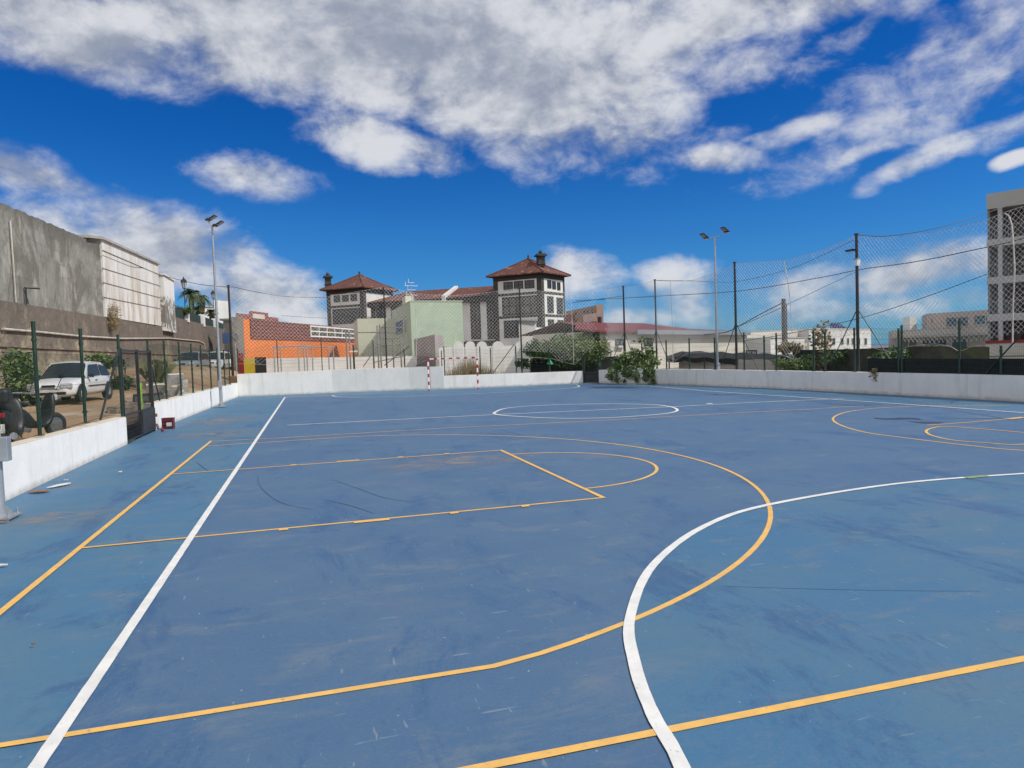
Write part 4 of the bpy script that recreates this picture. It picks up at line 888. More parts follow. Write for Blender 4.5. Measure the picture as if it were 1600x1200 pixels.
for r_ in ((858.5, 437.5, 864.5, 450.5), (866, 439.5, 871.5, 452), (873.5, 441, 878.5, 453.5)): window(hh, Af, Bf, r_, 'wood_dark', 'glass_dark', 1, 2, .12)
for r_ in ((857.5, 463, 867, 489), (872, 465, 881.5, 491)): window(hh, Af, Bf, r_, 'stone_grey', 'glass_dark', 2, 3, .2)
for r_ in ((857.5, 499, 867, 520), (872.5, 500, 881.5, 520)): window(hh, Af, Bf, r_, 'stone_grey', 'glass_dark', 2, 3, .2)
# left tower
T2c = G2(572, 107); T2l = G2(515.5, 109.5); T2r = G2(617, 114)
zw2 = zat(*T2c, 456)
tower(T2c, T2l, T2r, zw2, zat(*T2c, 450), zat(*lerp2(T2l, T2r, .5), 429), [zat(*T2c, 476.5)], 'b')
cc_ = G2(518, 110.5); cham(cc_, zat(*cc_, 448), zat(*cc_, 434), .95).build('chimney', 'stone_grey', hh)
for r_ in ((526, 461.5, 536, 472.5), (538.8, 461, 549, 471.5), (552, 459.5, 562, 470.5)): window(hh, T2l, T2c, r_, 'stone_grey', 'glass_dark', 2, 2, .12)
window(hh, T2l, T2c, (523, 482, 566, 506), 'stone_grey', 'glass_dark', 5, 2, .2, 'large_window')
# wing between towers
WA = G2(583, 104); WB = G2(777, 98.6); n = perp_away(WA, WB); zE0 = zat(*WA, 473); zE1 = zat(*WB, 462)
zE = (zE0+zE1)/2; dp = 9.
MB().prism([WA, WB, add2(WB, n, dp), add2(WA, n, dp)], GZ, zE-.1).build('wing_wall', 'facade_white', hh)
a = add2(WA, n, -.7); b = add2(WB, n, -.7); zr = zat(*add2(lerp2(WA, WB, .6), n, dp/2), 450.5)
uw = vsub(WB, WA); uw = (uw[0]/math.hypot(*uw), uw[1]/math.hypot(*uw))
mb = MB(); ra_ = add2(add2(WA, uw, 4.2), n, dp/2); rb_ = add2(WB, n, dp/2); c_ = add2(WB, n, dp+.7); d_ = add2(add2(WA, uw, -.5), n, dp+.7); a = add2(a, uw, -.5)
mb.add([(*a, zE), (*b, zE), (*c_, zE), (*d_, zE), (*ra_, zr), (*rb_, zr)], [(0, 1, 5, 4), (2, 3, 4, 5), (3, 0, 4), (1, 2, 5), (3, 2, 1, 0)]); mb.build('wing_roof', 'roof_tile', hh)
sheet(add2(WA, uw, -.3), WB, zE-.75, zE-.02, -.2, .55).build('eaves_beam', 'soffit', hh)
q0 = on_line(WA, WB, 697); mb = MB(); mb.prism([add2(q0, n, -.9), add2(add2(q0, n, -.9), uw, .55), add2(add2(q0, n, dp/2), uw, .55), add2(q0, n, dp/2)], zE-.7, [zE+.35, zE+.35, zr+.35, zr+.35] if 1 else 0); mb.build('fire_wall', 'facade_white', hh)
for r_ in ((591, 481, 606, 505), (614, 479, 632, 505)): window(hh, WA, WB, r_, 'stone_grey', 'glass_dark', 2, 2, .18)
for r_ in ((737.5, 471, 753, 530), (763, 470, 775, 530)): window(hh, WA, WB, r_, 'stone_grey', 'glass_brown', 2, 4, .25, 'tall_window')
fbox(WA, WB, (583, 472, 590, 530), 0, .08).build('corner_stone', 'stone_grey', hh)
sheet(on_line(WA, WB, 726), on_line(WA, WB, 777), zat(*WB, 540), zat(*WB, 531.5), 0, .2).build('plinth', 'stone_grey', hh)
# ================================================================ GREEN HOUSE
GA = G2(644.5, 62); GB = G2(725.5, 64); n = perp_away(GA, GB); SL = G2(615, 75)
gh = thing('green_house', 'mint green windowless house with lower pale green wing on its left', 'house', (GA[0], GA[1], GZ))
zt = zat(*GA, 471); sv = vsub(SL, GA)
MB().prism([GA, GB, add2(GB, sv), SL], GZ, zt).build('wall', 'green_wall', gh)
MB().prism([add2(GA, (-.05, -.05)), add2(GB, (.05, -.05)), add2(add2(GB, (.05, 0)), sv), add2(SL, (-.05, 0))], zt, zt+.07).build('parapet', 'green_pale', gh)
k = lerp2(GA, SL, .22); MB().prism([k, add2(k, (.75, .15)), add2(k, (.75, 2.2)), add2(k, (0, 2.2))], zt, zat(*k, 462.5)).build('chimney', 'green_pale', gh)
LA = G2(561, 71); LB = on_line(LA, G2(620, 72), 624); n2 = perp_away(LA, LB)
MB().prism([LA, LB, add2(LB, n2, 8), add2(LA, n2, 8)], GZ, zat(*LA, 498)).build('wing_wall', 'green_pale', gh)
def side_px(A, B, rect, m, name, t0=0, t1=.06): fbox(A, B, rect, t0, t1).build(name, m, gh)
window(gh, SL, GA, (634, 493, 638, 521), 'green_pale', 'glass_dark', 1, 1, .05)
side_px(SL, GA, (621.5, 502, 631.5, 522), 'blue_sign', 'blue_panel')
# TV aerial and red lamp on the green house
an = thing('tv_aerial', 'white tv aerial mast on the green house', 'aerial', (GA[0]+.9, GA[1]+2, zt)); k = lerp2(GA, GB, .08); k = add2(k, n, .8)
zb0 = zt; z_t = zat(*k, 440); MB().tube((*k, zb0), (*k, z_t), .03, n=6).build('mast', 'galv', an)
for q, s in ((.35, 1.1), (.6, .8), (.8, 1.3), (.95, .6)):
    z = zb0+(z_t-zb0)*q; MB().box((k[0], k[1], z), (s, .03, .03), .3).build('aerial_element', 'white_paint', an)
    MB().tube((k[0]-s*.4, k[1], z), (k[0]-s*.4, k[1], z+.35), .02, n=5).build('aerial_element', 'white_paint', an)
# mauve lean-to wall with white edge
MA = G2(648, 55); MBp = G2(680.5, 50.5); ME = G2(686, 50.3)
sh = thing('lean_to', 'grey-mauve lean-to wall with a white end, leaning on the green house', 'shed', (MA[0], MA[1], GZ))
MB().prism([MA, MBp, add2(MBp, (1.4, 4)), add2(MA, (1.4, 4))], zh, [zat(*MA, 530), zat(*MBp, 523), zat(*MBp, 523), zat(*MA, 530)]).build('wall', 'mauve_grey', sh)
MB().prism([MBp, ME, add2(ME, (0, 4)), add2(MBp, (.1, 4))], .3, zat(*MBp, 522)).build('end_wall', 'white_paint', sh)
# low white wall in the playground
LA = on_line(G2(416, 50), G2(650, 50), 416); LB = G2(650, 52)
lw = MB().prism([LA, LB, add2(LB, (0, .25)), add2(LA, (0, .25))], zh, [zat(*LA, 560)+.0, zat(*LB, 556), zat(*LB, 556), zat(*LA, 560)])
tag(lw.build('playground_wall', 'white_paint'), 'low off-white wall below the orange building', 'wall')
# scalloped white wall
SA = G2(686, 50); SB = G2(826, 50.5); sc = thing('scalloped_wall', 'white garden wall with a scalloped top of rounded arches', 'wall', (SA[0], SA[1], .4))
d_ = Vector(vsub(SB, SA)); L_ = d_.length; d_.normalize(); nn2 = Vector((-d_.y, d_.x))
def arch_panel(x0, x1, ytop, ysh):
    a = on_line(SA, SB, x0); b = on_line(SA, SB, x1); w = math.dist(a, b); zs = zat(*a, ysh); zt2 = zat(*a, ytop); prof = [(0, .4), (w, .4), (w, zs)]
    for i in range(1, 12): t = math.pi*i/12; prof.append((w/2+w/2*math.cos(t), zs+(zt2-zs)*math.sin(t)))
    prof.append((0, zs)); n_ = len(prof); F = [Vector((a[0]+d_.x*u, a[1]+d_.y*u, z)) for u, z in prof]; Bk = [v+Vector((nn2.x*.22, nn2.y*.22, 0)) for v in F]
    return MB().add(F+Bk, [tuple(range(n_)), tuple(range(n_, 2*n_))[::-1]]+[(i, n_+i, n_+(i+1) % n_, (i+1) % n_) for i in range(n_)])
for x0, x1 in ((709, 724.5), (727.5, 743), (745.5, 761.5), (770, 787.5), (806, 820)): arch_panel(x0, x1, 533.5, 541.5).build('arched_panel', 'whitewash', sc)
sheet(SA, SB, .4, zat(*SA, 543.5), -.5, -.03).build('wall_body', 'whitewash', sc)
# white low block + retaining piece right of it
A = G2(838, 62); B = G2(878, 66); n = rad_away(A, B); wb = thing('white_annex', 'small white flat-roofed annex in front of the right tower', 'annex', (A[0], A[1], GZ))
MB().prism([A, B, add2(B, n, 5), add2(A, n, 5)], GZ, zat(*A, 511.5)).build('wall', 'facade_white', wb)
A2 = G2(812, 60); MB().prism([A2, A, add2(A, n, 5), add2(A2, n, 5)], GZ, zat(*A, 502)).build('side_wall', 'concrete', wb)
MB().prism([add2(A2, (-.3, -.5)), add2(A, (.1, -.4)), add2(A, n, 5), add2(A2, n, 5)], zat(*A, 502)+.01, zat(*A, 499.5)).build('roof', 'concrete_dark', wb)
# ================================================================ PINK HOUSE FAR OFF
A = G2(886, 150); B = G2(934, 135); n = rad_away(B, B)
pk = thing('pink_house', 'distant salmon-pink house with small dark windows above the red roofs', 'house', (A[0], A[1], 1)); zt0 = zat(*A, 484); zt1 = zat(*B, 477)
MB().prism([A, B, add2(B, n, 12), add2(A, n, 12)], 0, [zt0*.97, zt1, zt1, zt0*.97]).build('wall', 'salmon_dark', pk)
MB().prism([B, G2(944.5, 134), add2(G2(944.5, 134), n, 12), add2(B, n, 12)], 0, zat(*B, 475.5)).build('tower_block', 'pink', pk)
for r_ in ((900, 487.5, 903.5, 491.5), (913.5, 485, 916.5, 490), (919.5, 484, 923, 489.5), (926, 483, 929.5, 489.5)): window(pk, A, B, r_, 'salmon_dark', 'glass_dark', 1, 1, .05)
fbox(A, B, (918.5, 491, 934.2, 503), 0, .8).build('terrace', 'pink', pk)
fbox(A, B, (886, 492, 900, 503), 0, .5).build('side_block', 'brick_red', pk)
# ================================================================ LONG CREAM BUILDING WITH RED ROOF
CA = G2(938, 46); CB = G2(1165, 60); n = perp_away(CA, CB)
cb = thing('cream_building', 'long cream single-storey building with a red corrugated roof and metal gutter', 'building', (CA[0], CA[1], .5))
zc0 = zat(*CA, 517); zc1 = zat(*CB, 522.5)
MB().prism([CA, CB, add2(CB, n, 6), add2(CA, n, 6)], .3, [zc0, zc1, zc1, zc0]).build('wall', 'cream', cb)
mb = MB(); rA = add2(CA, n, 3.5); rB = add2(CB, n, 3.5); e0 = add2(CA, n, -.4); e1 = add2(CB, n, -.4); zrA = zat(*rA, 503); zrM = zat(*lerp2(rA, rB, .45), 502.5); 
eA = G2(899, 45); rAA = G2(903, 48.6)
E = [eA, e0, lerp2(e0, e1, .5), lerp2(e0, e1, .86)]; Rr = [rAA, rA, lerp2(rA, rB, .5), lerp2(rA, rB, .86)]
Ez = [zat(*E[0], 513), zat(*E[1], 517), zat(*E[2], 517.5), zat(*E[3], 517)]; Rz = [zat(*Rr[0], 504), zat(*Rr[1], 503), zat(*Rr[2], 505), zat(*Rr[3], 514)]
for i in range(3):
    mb.quad((*E[i], Ez[i]), (*E[i+1], Ez[i+1]), (*Rr[i+1], Rz[i+1]), (*Rr[i], Rz[i]))
    mb.quad((*add2(Rr[i], n, 4), Ez[i]), (*add2(Rr[i+1], n, 4), Ez[i+1]), (*Rr[i+1], Rz[i+1]), (*Rr[i], Rz[i]))
    mb.quad((*E[i], Ez[i]-.12), (*E[i+1], Ez[i+1]-.12), (*E[i+1], Ez[i+1]), (*E[i], Ez[i]))
def corr(g, v, col):
    s = g.n('ShaderNodeSeparateXYZ'); g.put(s.inputs[0], v); w = g.m('SINE', g.m('MULTIPLY', g.m('ADD', s.outputs[0], g.m('MULTIPLY', s.outputs[1], -1.2)), 9.))
    return g.mix(g.mapr(w, -.2, .8, 0, .5), col, (.10, .022, .02))
mat('roof_corr', (.17, .036, .034), (.13, .03, .028), 1, .7, fn=corr)
mb.build('roof', 'roof_corr', cb)
gA = on_line(CA, CB, 988); mb = MB()
for a, b, za, zb in ((add2(gA, n, -.5), add2(CB, n, -.5), zat(*gA, 515.5), zat(*CB, 518)),): mb.rings([[Vector((a[0], a[1], za-.32)), Vector((a[0], a[1], za)), Vector((a[0]+n[0]*.5, a[1]+n[1]*.5, za)), Vector((a[0]+n[0]*.5, a[1]+n[1]*.5, za-.32))], [Vector((b[0], b[1], zb-.32)), Vector((b[0], b[1], zb)), Vector((b[0]+n[0]*.5, b[1]+n[1]*.5, zb)), Vector((b[0]+n[0]*.5, b[1]+n[1]*.5, zb-.32))]])
mb.build('gutter', 'galv', cb)
window(cb, CA, CB, (961.5, 529.5, 975, 540), 'wood_dark', 'glass_blue', 2, 1, .1); window(cb, CA, CB, (1006, 528, 1019, 540), 'wood_dark', 'glass_blue', 2, 1, .1)
fbox(CA, CB, (961, 540, 973, 543), 0, .25).build('window_ledge', 'cream', cb)
q = on_line(CA, CB, 1163.5); MB().tube((q[0]-n[0]*.15, q[1]-n[1]*.15, .5), (q[0]-n[0]*.15, q[1]-n[1]*.15, zc1), .07, n=8).build('downpipe', 'galv', cb)
k = rA = lerp2(Rr[1], Rr[2], .45); zk = zat(*k, 503); MB().tube((*k, zk-.3), (*k, zat(*k, 495)), .16, n=8).build('flue', 'dark_metal', cb)
# brown-roofed shed left of it, behind the bush
A = G2(888, 52); B = G2(940, 53); n = perp_away(A, B); sb = thing('tiled_shed', 'dark red shed with grey corrugated roof behind the oleander', 'shed', (A[0], A[1], .5))
MB().prism([A, B, add2(B, n, 4), add2(A, n, 4)], .3, zat(*A, 515)).build('wall', 'brick_red', sb); A_ = add2(A, n, -.6); B_ = add2(B, n, -.6)
MB().prism([A_, B_, add2(B, n, 3), add2(A, n, 3)], [zat(*A_, 512)]*2+[zat(*A_, 508)]*2, [zat(*A_, 510.5)]*2+[zat(*A_, 506)]*2).build('roof', 'concrete_dark', sb)
# block wall and dark awning behind the right fence
A = G2(1060, 40); B = G2(1215, 36); n = perp_away(A, B)
tag(MB().prism([A, B, add2(B, n, .2), add2(A, n, .2)], .3, [zat(*A, 562), zat(*B, 562), zat(*B, 562), zat(*A, 562)]).build('block_yard_wall', 'concrete'), 'low grey block wall under the dark awning behind the right fence', 'wall')
aw = thing('awning', 'long torn black awning behind the right fence', 'awning', (A[0], A[1], 1)); A_ = G2(1030, 40); B_ = G2(1235, 36); mb = MB()
N = 26; T = []; Bm = []
for i in range(N+1):
    x = 1040+i*7.3; p = on_line(A_, B_, x); q = add2(p, n, 1.8); zt = zat(*p, 555.5+i*.27+1.2*math.sin(i*1.3)); zb = zt-.14-.12*random.random()
    T.append((q[0], q[1], zt+.22)); Bm.append((p[0], p[1], zt-.05)); mb.v += [Vector(T[-1]), Vector(Bm[-1]), Vector((p[0], p[1], zb-.12))]
for i in range(N): a = 3*i; mb.f += [(a, a+1, a+4, a+3), (a+1, a+2, a+5, a+4)]
mb.build('cloth', 'shade_cloth', aw)
for x in (1045, 1100, 1150, 1218): p = on_line(A_, B_, x); MB().tube((p[0], p[1], .3), (p[0], p[1], zat(*p, 557)), .04, n=6).build('pole', 'dark_metal', aw)
A = G2(1148, 41); B = G2(1184, 40); 
hp_ = thing('basketball_backboard', 'dark framed backboard hanging behind the right fence', 'backboard', (*on_line(A, B, 1175), zat(*A, 557)))
fbox(A, B, (1166, 547, 1183, 557.5), 0, .05).build('board', 'dark_metal', hp_); fbox(A, B, (1168, 549, 1174, 555.5), .05, .07).build('pane', 'concrete', hp_); fbox(A, B, (1176, 549, 1181.5, 555.5), .05, .07).build('pane', 'concrete', hp_)
# ================================================================ GREENISH AND WHITE BUILDINGS ON THE RIGHT
A = G2(1160, 70); B = G2(1259, 80); n = perp_away(A, B); gb = thing('beige_building', 'beige two-level building behind the wooden utility pole', 'building', (A[0], A[1], .4))
MB().prism([A, B, add2(B, n, 9), add2(A, n, 9)], .2, [zat(*A, 520.5), zat(*B, 516), zat(*B, 516), zat(*A, 520.5)]).build('wall', 'cream', gb)
fbox(A, B, (1259, 516, 1264.5, 548), -1, .3).build('side_pier', 'concrete_dark', gb)
A_ = G2(1204, 60); B_ = G2(1257, 68); n_ = perp_away(A_, B_); MB().prism([A_, B_, add2(B_, n_, 6), add2(A_, n_, 6)], .2, zat(*A_, 528)).build('front_block', 'facade_white', gb)
MB().prism([add2(A_, n_, -.1), add2(B_, n_, -.1), add2(B_, n_, 6), add2(A_, n_, 6)], zat(*A_, 528), zat(*A_, 527)).build('roof_edge', 'cream', gb)
fbox(A_, B_, (1228, 537, 1256, 541.5), 0, .3).build('ledge', 'cream', gb)
A = G2(1264.5, 78); B = G2(1361, 92); n = perp_away(A, B); wb = thing('white_building', 'white building with a row of small tall windows and a solar collector on its roof', 'building', (A[0], A[1], .4))
zt = zat(*lerp2(A, B, .5), 515); MB().prism([A, B, add2(B, n, 9), add2(A, n, 9)], .2, zt).build('wall', 'facade_white', wb)
MB().prism([add2(A, n, -.06), add2(B, n, -.06), add2(B, n, 9), add2(A, n, 9)], zt, zt+.12).build('parapet', 'cream', wb)
for x0, x1 in ((1272, 1277), (1300, 1304.5), (1313.5, 1317.5), (1323, 1326), (1330.5, 1334), (1340, 1343.5), (1350.5, 1354)): window(wb, A, B, (x0, 528, x1, 539), 'grey_render', 'glass_dark', 1, 1, .06)
so_ = thing('solar_collector', 'tilted solar water heater on the roof of the white building', 'solar panel', (*on_line(A, B, 1310), zt))
q0 = G2(1299, 87); q1 = G2(1318, 88)
Ft = [WP_(1298, 504, 87), WP_(1309.5, 503.5, 89), WP_(1324, 512.5, 88), WP_(1301, 513.5, 85)] if 0 else [W(1298, 504, 87), W(1309.5, 503.5, 89), W(1325, 512.5, 88), W(1301, 513.5, 85)]
MB().add(Ft+[v-Vector((0, -.3, .12)) for v in Ft], [(0, 3, 2, 1), (4, 5, 6, 7), (0, 1, 5, 4), (1, 2, 6, 5), (2, 3, 7, 6), (3, 0, 4, 7)]).build('collector', 'glass_dark', so_)
mb = MB(); mb.tube((*q0, zt), (*q0, zat(*q0, 504)), .05, n=6); q3 = lerp2(q0, q1, .5); mb.tube((*q3, zt), (*q3, zat(*q3, 508)), .05, n=6); mb.build('support', 'galv', so_)
# ================================================================ MODERN BEIGE HOUSE
A = G2(1394, 72); B = G2(1560, 68); n = perp_away(A, B); mh = thing('modern_house', 'beige modern two-storey house with wide blue windows', 'house', (A[0], A[1], .4))
MB().prism([A, B, add2(B, n, 9), add2(A, n, 9)], .2, [zat(*A, 516.5), zat(*B, 509), zat(*B, 509), zat(*A, 516.5)]).build('ground_floor', 'beige_mod', mh)
uA = add2(on_line(A, B, 1452), n, 2); uB = add2(B, n, 2); MB().prism([uA, uB, add2(uB, n, 7), add2(uA, n, 7)], zat(*uA, 517), [zat(*uA, 490), zat(*uB, 483.5), zat(*uB, 483.5), zat(*uA, 490)]).build('upper_floor', 'pinkish_mod', mh)
window(mh, uA, uB, (1477, 494.5, 1514.5, 511), 'pinkish_mod', 'glass_blue', 2, 1, .1, 'large_window'); window(mh, uA, uB, (1520.5, 491.5, 1560, 508), 'pinkish_mod', 'glass_blue', 2, 1, .1, 'large_window'); window(mh, uA, uB, (1454.5, 497, 1458, 505), 'pinkish_mod', 'glass_dark', 1, 1, .06)
window(mh, A, B, (1440, 529, 1480, 541), 'beige_mod', 'glass_dark', 1, 1, .1, 'garage_opening'); window(mh, A, B, (1405, 530, 1434, 543), 'beige_mod', 'glass_brown', 2, 1, .1, 'garage_opening'); window(mh, A, B, (1486, 528, 1512, 545), 'beige_mod', 'glass_blue', 2, 1, .1, 'garage_opening')
fbox(A, B, (1394, 523, 1545, 526), 0, .7).build('canopy', 'beige_mod', mh)
q = add2(on_line(A, B, 1426), n, 4); MB().box((q[0], q[1], zat(*q, 512)), (.9, .9, zat(*q, 505)*2-zat(*q, 518)*2+.5)).build('chimney', 'facade_white', mh)
# ================================================================ UNFINISHED APARTMENT BLOCK
A = G2(1542.5, 56); B1 = G2(1600, 54.2); u = vsub(B1, A); Lu = math.hypot(*u); u = (u[0]/Lu, u[1]/Lu); B = add2(A, u, 22); n = perp_away(A, B)
ap = thing('apartment_block', 'unfinished grey four-storey apartment block with open balconies at the right edge', 'building', (A[0], A[1], .4))
def zz_(py): return zat(*A, py)
slabs = [(303.5, 327.5), (375, 386.5), (434, 444.5), (491.5, 502.5)]
for a_, b_ in slabs:
    MB().prism([A, B, add2(B, n, 10), add2(A, n, 10)], zz_(b_), zz_(a_)).build('floor_slab', 'grey_render', ap)
bk = add2(A, n, 2.4); bk2 = add2(B, n, 2.4)
MB().prism([add2(bk, u, .8), bk2, add2(bk2, n, .3), add2(add2(bk, u, .8), n, .3)], .3, zz_(327.5)).build('back_wall', 'recess_shade', ap)
MB().prism([add2(A, n, .25), add2(add2(A, n, .25), u, .16), add2(add2(A, n, 9.9), u, .16), add2(A, n, 9.9)], .3, zz_(327.5)-.01).build('side_wall', 'concrete_dark', ap)
for i in range(4):
    top = slabs[i][1]; bot = slabs[i+1][0] if i < 3 else 533
    for j, off in enumerate((.75, 4.2, 7.8, 11.4, 15)):
        MB().prism([add2(A, u, off), add2(A, u, off+.28), add2(add2(A, u, off+.28), n, .3), add2(add2(A, u, off), n, .3)], zz_(bot)+.003, zz_(top)-.003).build('column', 'grey_render', ap)
        w0 = add2(add2(bk, u, off+1.0), n, -.03); w1 = add2(add2(bk, u, off+2.3), n, -.03)
        MB().prism([w0, w1, add2(w1, n, .02), add2(w0, n, .02)], zz_(bot)+.05, zz_(top)-.5).build('doorway', 'glass_dark', ap)
    if i < 3:
        mb = MB(); z0 = zz_(bot); mb.box((*add2(A, u, 11), z0+.95), (.05, .05, .05))
        for s in range(120):
            o = .15+s*.18
            if int(o/1.8) % 3 == 1: continue
            q = add2(add2(A, u, o), n, .12); mb.box((q[0], q[1], z0+.5), (.035, .035, .95))
        a = add2(add2(A, u, .1), n, .12); b = add2(add2(A, u, 21.8), n, .12); mb.wire((*a, z0+.98), (*b, z0+.98), .04); mb.build('railing', 'concrete_dark', ap)
MB().prism([add2(A, n, -.5), add2(B, n, -.5), add2(B, n, 10), add2(A, n, 10)], zz_(536.5), zz_(532.5)).build('red_canopy', 'red_paint', ap)
MB().prism([add2(A, n, -.4), add2(B, n, -.4), add2(B, n, 9), add2(A, n, 9)], .2, zz_(536.5)-.005).build('ground_floor', 'cream', ap)
# ================================================================ DARK WALLS / SHADE CLOTH BEHIND THE RIGHT FENCE
A = G2(1238, 38); B = G2(1330, 33); Cq = G2(1440, 30); Dq = G2(1546, 29); mb = MB(); rr = []
for q, py in ((A, 547), (B, 545.5), (Cq, 541), (Dq, 542)): rr.append([Vector((q[0], q[1], .2)), Vector((q[0], q[1], zat(*q, py))), Vector((q[0]+.4, q[1]+.5, zat(*q, py))), Vector((q[0]+.4, q[1]+.5, .2))])
mb.rings(rr); tag(mb.build('lava_stone_wall', 'lava'), 'dark lava stone wall behind the right fence', 'wall')
pc = offpath(wr, .18); mb = MB(); prev = None; rr = []
for x in (1356, 1400, 1450, 1500, 1550, 1600, 1650, 1690):
    q = path_pt(pc, x); rr.append([Vector((q[0], q[1], zat(*q, 583.5+(x-1400)*.017)-.05)), Vector((q[0], q[1], zat(*q, 560+(x-1400)*.003))), Vector((q[0]+.012, q[1], zat(*q, 560))), Vector((q[0]+.012, q[1], zat(*q, 583)-.05))])
mb.rings(rr); tag(mb.build('shade_cloth', 'shade_cloth'), 'black shade cloth tied along the foot of the right fence', 'cloth')
# dark undergrowth and black gate
gA = on_line(wf2[-1], wr[0], 912.5); gB = on_line(wf2[-1], wr[0], 935.5)
bg_ = thing('black_gate', 'narrow black metal gate in the far corner of the court', 'gate', (gA[0], gA[1], 0)); d_ = Vector(vsub(gB, gA)); L_ = d_.length; ang = math.atan2(d_.y, d_.x); md = lerp2(gA, gB, .5); zt = zat(*gA, 555.5)
f = MB()
for q in (gA, gB): f.box((q[0], q[1]+.1, zt/2), (.10, .08, zt), ang)
for z in (zt-.04, .62, .06): f.box((md[0], md[1]+.1, z), (L_, .06, .07), ang)
f.build('gate_frame', 'dark_metal', bg_)
MB().box((md[0], md[1]+.12, .34), (L_-.1, .02, .52), ang).build('lower_panel', 'dark_metal', bg_)
mesh_panel((gA[0], gA[1]+.1, 0), (gB[0], gB[1]+.1, 0), .08, zt-.05, .08, zt-.05, .05, .15, .003).build('mesh_panel', 'dark_metal', bg_)
# ================================================================ FOLIAGE
def foliage(c, r, n, leaf, lump=1.2, flat=0., seedv=0, shell=.35, slim=.5, droop=.0):
    rnd = random.Random(seedv); mb = MB(); k = 0; c = Vector(c); tries = 0
    while k < n and tries < n*20:
        tries += 1
        v = Vector((rnd.gauss(0, 1), rnd.gauss(0, 1), rnd.gauss(0, 1))).normalized()*(rnd.random()**shell)
        p = Vector((v.x*r[0], v.y*r[1], v.z*r[2])); q = c+p
        if noise.noise(q*lump+Vector((seedv, 0, 0))) < -.08+.30*(v.length-.6): continue
        k += 1
        d = Vector((rnd.gauss(0, 1), rnd.gauss(0, 1), rnd.gauss(0, .7)-droop)).normalized(); s = d.orthogonal().normalized(); s.rotate(Matrix.Rotation(rnd.random()*6.28, 3, d)); L = leaf*(.6+.8*rnd.random()); w = L*slim*.5
        mid = q+d*L*.5+Vector((0, 0, -.05*L)); mb.add([q, mid+s*w, q+d*L, mid-s*w], [(0, 1, 2, 3)])
    return mb
def shrub(name, label, cat, c, r, n, leaf, m, stems=5, seedv=1, group=None, **kw):
    base = (c[0], c[1], c[2]-r[2]); t = thing(name, label, cat, base, group=group)
    foliage(c, r, n, leaf, seedv=seedv, **kw).build('foliage', m, t)
    rnd = random.Random(seedv); mb = MB()
    for i in range(stems):
        a = rnd.random()*6.28; p = Vector(base)+Vector((math.cos(a)*r[0]*.2, math.sin(a)*r[1]*.2, 0)); q = Vector(c)+Vector((math.cos(a)*r[0]*.6, math.sin(a)*r[1]*.6, r[2]*(.2+.5*rnd.random()))); mb.tube(p, q, .025, .008, 6)
    mb.build('stem', 'bark', t); return t
# oleander / big bush behind low wall (x 825-935)
def WP(px, py, d): return W(px, py, d)
c = WP(878, 546, 44); shrub('oleander_bush', 'large oleander bush with pink flecks right of the scalloped wall', 'bush', c, (2.3, 1.4, 1.1), 5200, .22, 'leaf_light', 7, 3, slim=.35)
c = WP(925, 545, 46); shrub('leafy_bush', 'bright green bush in front of the cream building corner', 'bush', c, (1.3, 1.2, 1.25), 2800, .22, 'leaf_light', 6, 5, slim=.35)
c = WP(842, 548, 42.5); shrub('flowering_bush', 'dark bush with magenta flowers by the end of the scalloped wall', 'bush', c, (.9, .8, .75), 1500, .16, 'leaf', 5, 6)
# palm-like dry tree
c = WP(888, 535, 52); yt = thing('yucca_tree', 'spiky yucca leaning right of the tower house', 'tree', (c.x, c.y, 1)); mb = MB(); mb.tube((c.x, c.y, .8), (c.x-.2, c.y, c.z+.4), .16, .12, 8); mb.build('trunk', 'bark', yt); mb = MB(); rnd = random.Random(3)
for i in range(70):
    a = rnd.random()*6.28; e = rnd.random()*1.3-.1; d = Vector((math.cos(a)*math.cos(e), math.sin(a)*math.cos(e), math.sin(e))); o = Vector((c.x-.2, c.y, c.z+.35)); s = d.cross(Vector((0, 0, 1))).normalized()*.05; L = 1.3+.9*rnd.random()
    mb.add([o+s, o-s, o+d*L*.6-s*.8+Vector((0, 0, .02)), o+d*L+Vector((0, 0, -.12*L)), o+d*L*.6+s*.8], [(0, 1, 2, 3, 4)])
mb.build('crown', 'leaf', yt)
mass = foliage(WP(875, 564, 43.2), (3.2, .5, .5), 3200, .18, seedv=11, lump=.8).build('undergrowth', 'leaf'); tag(mass, 'dark low undergrowth behind the low white wall left of the black gate', 'undergrowth', kind='stuff')
sl_ = thing('privacy_screen', 'dark cloth screen behind the bush near the black gate', 'screen', (*G2(830, 43), .4)); MB().prism([G2(828, 43), G2(966, 44), G2(966, 44.3), G2(828, 43.3)], .3, zat(*G2(900, 43.5), 559)).build('cloth', 'shade_cloth', sl_)
c = WP(859, 566.5, 42.3); gtn = thing('garden_parasol', 'small green parasol folded behind the low end wall', 'parasol', (c.x, c.y, .5)); mb = MB(); mb.tube((c.x, c.y, c.z-.1), (c.x, c.y, c.z+.22), .22, .02, 8); mb.build('canopy', 'tent_green', gtn); MB().tube((c.x, c.y, .5), (c.x, c.y, c.z), .02, n=6).build('pole', 'galv', gtn)
